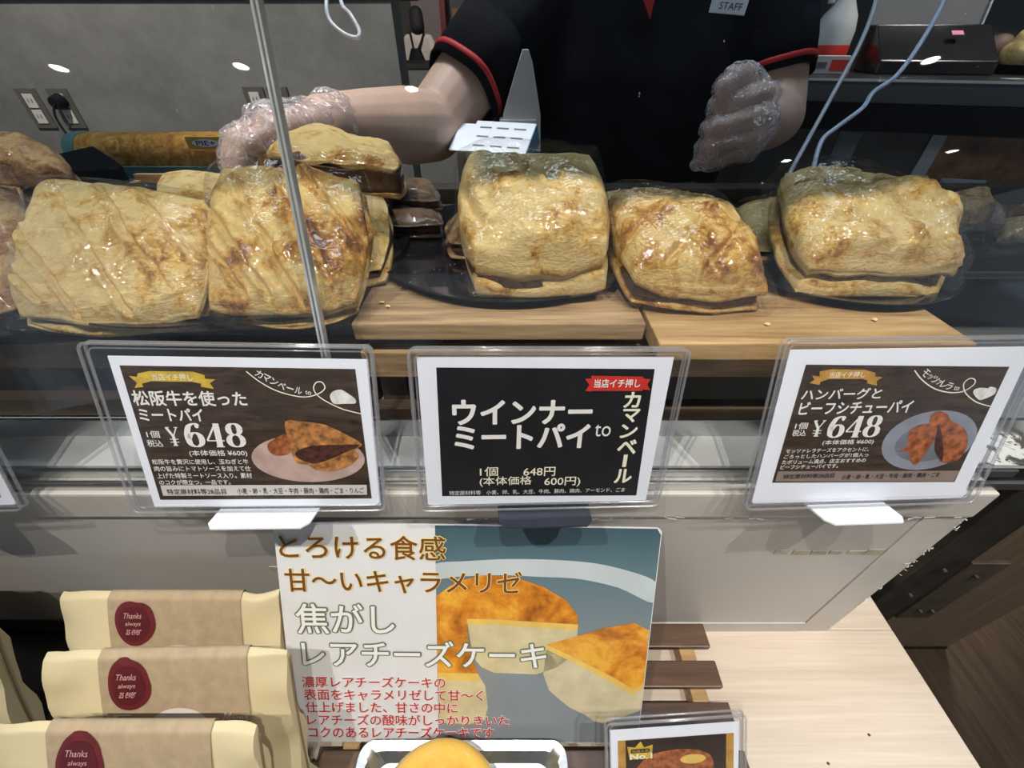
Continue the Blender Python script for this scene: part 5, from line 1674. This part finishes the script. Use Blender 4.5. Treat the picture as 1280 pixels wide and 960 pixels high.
o = box('white_card_stack', (0, 0, 0), (0.055, 0.03, 0.026), simple('ivory_card', (0.58, 0.57, 0.52), 0.6), None, 0.001)
o.location = bx2
tag(o, 'ivory stack of cards behind the leaflet box', 'cards')
pb = pt(647, 190, .655)
bm = bmesh.new()
front = [(-0.030, 0), (0.036, 0), (0.034, 0.05), (0.020, 0.112), (0.014, 0.126), (0.006, 0.126), (-0.002, 0.105), (-0.022, 0.05)]
a_ = [bm.verts.new((x, 0, z)) for x, z in front]
b_ = [bm.verts.new((x, 0.022, z)) for x, z in front]
bm.faces.new(a_)
bm.faces.new(b_[::-1])
for i in range(len(front)):
    j = (i + 1) % len(front)
    bm.faces.new((a_[i], b_[i], b_[j], a_[j]))
o = finish(bm, 'paper_bag', simple('grey_white_paper', (0.52, 0.52, 0.50), 0.7, var=0.06), None, bevel=0.001)
o.location = pb
tag(o, 'folded white paper bag standing in front of the black shirt', 'bag')
bs = tag(empty('service_shelf', (0.0, 0.63, 0)), 'dark shelf behind the showcase carrying the leaflets', 'shelf')
box2('shelf_board', (-0.10, -0.06, 1.075), (0.10, 0.07, 1.083), M_dark, bs)
for x in (-0.095, 0.085):
    box2('leg', (x, -0.02, 0), (x + 0.012, 0.02, 1.0745), M_dark, bs)

# right: black service counter with till things
M_cab = simple('charcoal_laminate', (0.030, 0.029, 0.029), 0.22, var=0.15, scale=8)
M_cab2 = simple('grey_glass_front', (0.075, 0.074, 0.072), 0.12, var=0.15, scale=6)
SH = 1.243
YA = 0.92
sc_ = tag(empty('service_counter', (0.80, 0.93, 0), (0, 0, R(-16))), 'black service counter with glossy front behind the right pies', 'counter')
box2('counter_top', (-0.30, 0.0, SH - 0.010), (2.0, 0.55, SH), M_cab, sc_)
box2('bright_edge', (-0.30, -0.003, SH - 0.005), (2.0, -0.0003, SH - 0.001), simple('pale_edge_band', (0.60, 0.60, 0.58), 0.3), sc_)
box2('front_glass', (-0.30, 0.012, 1.204), (2.0, 0.022, SH - 0.0105), M_cab2, sc_)
box2('black_band', (-0.30, 0.002, 1.158), (2.0, 0.030, 1.2035), M_mattb, sc_)
box2('lower_front', (-0.30, 0.014, 0.05), (2.0, 0.030, 1.1575), M_cab2, sc_)
box2('counter_body', (-0.30, 0.031, 0.0), (2.0, 0.55, SH - 0.0105), M_cab, sc_)
I_food = simple('printed_orange_food', (0.20, 0.085, 0.028), 0.3, var=0.75, scale=18)
box2('food_poster', (0.045, 0.0115, 0.95), (0.75, 0.0128, 1.155), I_food, sc_)
box2('poster_border', (0.020, 0.0112, 0.95), (0.0445, 0.0128, 1.155), simple('grey_border', (0.36, 0.38, 0.40), 0.3), sc_)
box2('grey_sheet', (-0.14, 0.0112, 1.02), (-0.10, 0.0128, 1.155), simple('grey_green_sheet', (0.15, 0.17, 0.17), 0.3), sc_)
box2('price_card', (0.075, 0.0085, 1.030), (0.150, 0.0105, 1.082), simple('dim_white_card', (0.30, 0.33, 0.36), 0.4), sc_)
box2('card_mark', (0.100, 0.0080, 1.043), (0.125, 0.0084, 1.068), simple('card_mark_grey', (0.16, 0.18, 0.20), 0.4), sc_)
o = box2('pink_notice', (0.175, -0.0015, 1.166), (0.30, 0.0012, 1.224), simple('pink_paper', (0.50, 0.20, 0.22), 0.5), sc_)
for k in range(4):
    box2('notice_line', (0.185, -0.0022, 1.174 + 0.012 * k), (0.225 - 0.006 * (k % 2), -0.0016, 1.178 + 0.012 * k), I_redt, o)
# things on the service counter
def on_counter(px, py):
    v_ = (480 - py) / FPX
    d = (CAMZ - SH) / (math.sin(PITCH) - v_ * math.cos(PITCH))
    return pt(px, py, d)
p = pt(1035, 60, .95)
sp = tag(empty('spray_bottle', (p.x, p.y, SH)), 'white spray bottle beside the shirt sleeve on the service counter', 'bottle')
M_bot = simple('white_bottle_plastic', (0.50, 0.50, 0.48), 0.35, var=0.05)
lathe('bottle_body', [(0, 0.0005), (0.036, 0.0005), (0.040, 0.01), (0.040, 0.07), (0.034, 0.095), (0.016, 0.125), (0.014, 0.15), (0, 0.151)], M_bot, sp, seg=28)
box2('spray_head', (-0.045, -0.013, 0.152), (0.025, 0.013, 0.185), M_bot, sp, 0.004)
box2('trigger', (-0.035, -0.006, 0.115), (-0.025, 0.006, 0.151), M_bot, sp, 0.002)
lathe('red_label', [(0.0406, 0.015), (0.0408, 0.016), (0.0408, 0.045), (0.0406, 0.046)], I_red, sp, seg=28)
p = pt(1032, 66, .86)
o = tag(empty('tissue_box', (p.x, p.y, SH), (0, 0, R(-18))), 'white box with red lettering at the foot of the spray bottle', 'box')
box2('carton', (-0.050, -0.022, 0.0005), (0.050, 0.025, 0.030), simple('dull_white_carton', (0.50, 0.48, 0.46), 0.5), o, 0.001)
box2('red_print', (0.012, -0.0228, 0.006), (0.045, -0.0222, 0.024), I_red, o)
box2('grey_print', (-0.04, -0.0228, 0.010), (0.005, -0.0222, 0.020), I_txt, o)
p = pt(1070, 10, 1.05)
o = tag(empty('red_leaflet', (p.x, p.y, SH), (R(-10), 0, 0)), 'red leaflet standing behind the till', 'leaflet')
box2('card', (-0.022, -0.001, 0.0005), (0.022, 0.002, 0.11), I_red, o)
# till: display and black body
p = pt(1150, 78, .88)
ti = tag(empty('cash_register', (p.x, p.y, SH), (0, 0, R(-12))), 'black card terminal with big grey screen on the service counter', 'terminal')
bm = bmesh.new()
vs = []
for x in (-0.10, 0.11):
    for y, z in ((-0.06, 0.0005), (0.06, 0.0005), (0.06, 0.075), (0.03, 0.08), (-0.055, 0.022)):
        vs.append(bm.verts.new((x, y, z)))
bm.faces.new(vs[:5])
bm.faces.new(vs[5:][::-1])
for i in range(5):
    j = (i + 1) % 5
    bm.faces.new((vs[i], vs[5 + i], vs[5 + j], vs[j]))
finish(bm, 'body', M_blackp, ti, bevel=0.003)
sc2 = box('screen', (0.0, 0.085, 0.15), (0.21, 0.014, 0.15), simple('grey_screen', (0.20, 0.195, 0.19), 0.25, var=0.05), ti, 0.002, Matrix.Rotation(R(-14), 4, 'X'))
box('screen_edge', (0.107, 0.083, 0.15), (0.004, 0.018, 0.152), simple('screen_edge_grey', (0.45, 0.46, 0.46), 0.3), ti, 0.001, Matrix.Rotation(R(-14), 4, 'X'))
box2('stand', (-0.03, 0.07, 0.0005), (0.03, 0.11, 0.09), M_blackp, ti)
box('pink_note', (0.035, -0.012, 0.066), (0.02, 0.013, 0.001), simple('pink_note_paper', (0.75, 0.22, 0.33), 0.5), ti, 0.0, Matrix.Rotation(R(30), 4, 'X'))
for k, (px_, py_, w) in enumerate(((1105, 82, 0.05), (1150, 85, 0.06), (1175, 92, 0.03))):
    q = on_counter(px_, py_)
    o = box('paper_slip', (0, 0, 0), (w, 0.022, 0.0012), simple('slip_paper', (0.42, 0.42, 0.41), 0.6), None, 0.0003)
    o.location = (q.x, 0.93 + 0.0 * k, SH + 0.001)
    tag(o, ['left small paper slip in front of the card terminal', 'long paper slip in front of the card terminal', 'short paper slip right of the card terminal'][k], 'paper')
# loaf in bag and bun
p = pt(1234, 82, .90)
lo_ = tag(empty('bread_packet', (p.x, p.y, SH), (0, 0, R(-10))), 'clear packet of dark bread on the service counter', 'bread')
fuse('loaf', simple('dark_bread', (0.12, 0.06, 0.035), 0.6, var=0.3), lo_, (0, 0, 0), (), (), [((0, 0, 0.034), (0.030, 0.025, 0.032))], 0.004, 2)
slab('clear_bag', M_film, lo_, Vector((0, 0, 0)), [Vector((-0.042, 0.03, 0.07)), Vector((0.042, 0.03, 0.07)), Vector((0.042, -0.03, 0.07)), Vector((-0.042, -0.03, 0.07))], Vector((0, 0, 1)), Vector((0, 0, -1)), 0.0, 0.069, 20, 0.003, 0.003, 3.0)
p = pt(1282, 78, .86)
bu = tag(empty('golden_bun', (p.x, p.y, SH)), 'shiny golden bun at the right border on the service counter', 'bun')
fuse('bun_body', M_crustg, bu, (0, 0, 0), (), (), [((0.0, 0, 0.034), (0.052, 0.045, 0.034)), ((0.0, 0, 0.055), (0.042, 0.036, 0.030))], 0.005, 4, lambda co, nr: nr * 0.003 * noise.noise(co * 40))
lathe('paper_case', [(0.0, 0.0006), (0.045, 0.0006), (0.054, 0.016), (0.0545, 0.016), (0.046, 0.0003), (0, 0.0003)], M_mattb, bu, seg=30)
# cables hanging behind the glass
M_cable = simple('pale_blue_white_cable', (0.52, 0.58, 0.72), 0.35, var=0.04)
M_cable2 = simple('grey_white_cable', (0.46, 0.48, 0.53), 0.35, var=0.04)
c_ = [pt(1103, -60, .50), pt(1095, 0, .49), pt(1075, 55, .48), pt(1040, 120, .47), pt(1010, 175, .46), pt(985, 222, .455), pt(975, 260, .45)]
tag(tube('hanging_cable', c_, 0.0022, M_cable2), 'straight grey white cable hanging behind the rightmost pie', 'cable')
c_ = [pt(1200, -60, .50), pt(1180, 0, .49), pt(1150, 55, .48), pt(1120, 95, .475), pt(1092, 115, .47), pt(1078, 135, .465), pt(1045, 160, .46), pt(1028, 175, .458), pt(1018, 205, .455), pt(1008, 260, .45)]
tag(tube('hanging_cable', c_, 0.0024, M_cable), 'wavy pale blue cable hanging behind the rightmost pie', 'cable')
c_ = [pt(412, -60, .52), pt(408, 0, .50), pt(412, 25, .50), pt(430, 42, .50), pt(446, 47, .50), pt(449, 38, .50), pt(438, 18, .50), pt(426, 0, .51), pt(424, -60, .52)]
tag(tube('hanging_cable', c_, 0.0024, simple('white_cable', (0.75, 0.76, 0.78), 0.35, var=0.03)), 'white cable loop hanging beside the glass joint', 'cable')

# far mall
M_pink = simple('pink_grey_pillar', (0.30, 0.225, 0.21), 0.6, var=0.05, scale=3)
p = pt(538, 20, 6.9)
o = tag(empty('mall_pillar', (p.x, p.y, 0)), 'pinkish grey pillar with a red corner band in the mall', 'pillar')
box2('shaft', (-0.30, 0, 0), (0.16, 0.4, CEIL - 0.001), M_pink, o)
box2('red_band', (0.161, -0.01, 0), (0.25, 0.4, CEIL - 0.001), simple('dark_red_panel', (0.22, 0.012, 0.016), 0.5), o)
p = pt(590, 40, 6.0)
o = tag(empty('dark_shopfront', (p.x + 0.15, p.y + 0.5, 0)), 'dark shopfront with orange posters far behind the shoulder', 'shopfront')
box2('facade', (-0.50, 0, 0), (1.2, 0.3, CEIL - 0.001), M_farr, o)
for k, (x, z, w, h_, col_) in enumerate(((-0.36, 1.55, 0.22, 0.10, (0.20, 0.09, 0.03)), (-0.22, 1.40, 0.16, 0.08, (0.10, 0.11, 0.12)), (-0.13, 1.62, 0.14, 0.16, (0.28, 0.22, 0.18)))):
    box2('poster', (x - w / 2, -0.012, z), (x + w / 2, -0.001, z + h_), simple('far_poster_%d' % k, col_, 0.5, var=0.5, scale=20), o)
p = pt(520, 94, 3.2)
o = tag(empty('mall_bench', (p.x - 0.35, p.y, 0)), 'low pale block behind the end of the partition wall', 'bench')
box2('block', (-0.4, 0, 0), (0.62, 0.5, p.z + 0.04), simple('pale_grey_block', (0.27, 0.27, 0.25), 0.7), o)
box2('dark_top', (-0.42, -0.02, p.z + 0.0405), (0.64, 0.52, p.z + 0.075), M_dark, o)
p = pt(455, -4, 2.6)
o = tag(empty('hanging_display', (p.x, p.y, 0)), 'shelf board with silver trays seen above the partition wall', 'shelf')
box2('board', (-0.45, 0, 1.50), (0.28, 0.35, 1.53), simple('shelf_grey', (0.20, 0.19, 0.17), 0.5), o)
box2('support', (-0.45, 0.3, 0.0), (-0.40, 0.35, 1.4995), M_dark, o)
for x in (-0.30, -0.05):
    box2('silver_tray', (x, 0.02, 1.5305), (x + 0.2, 0.28, 1.56), M_steel, o, 0.004)

bpy.data.scenes.remove(SCR)
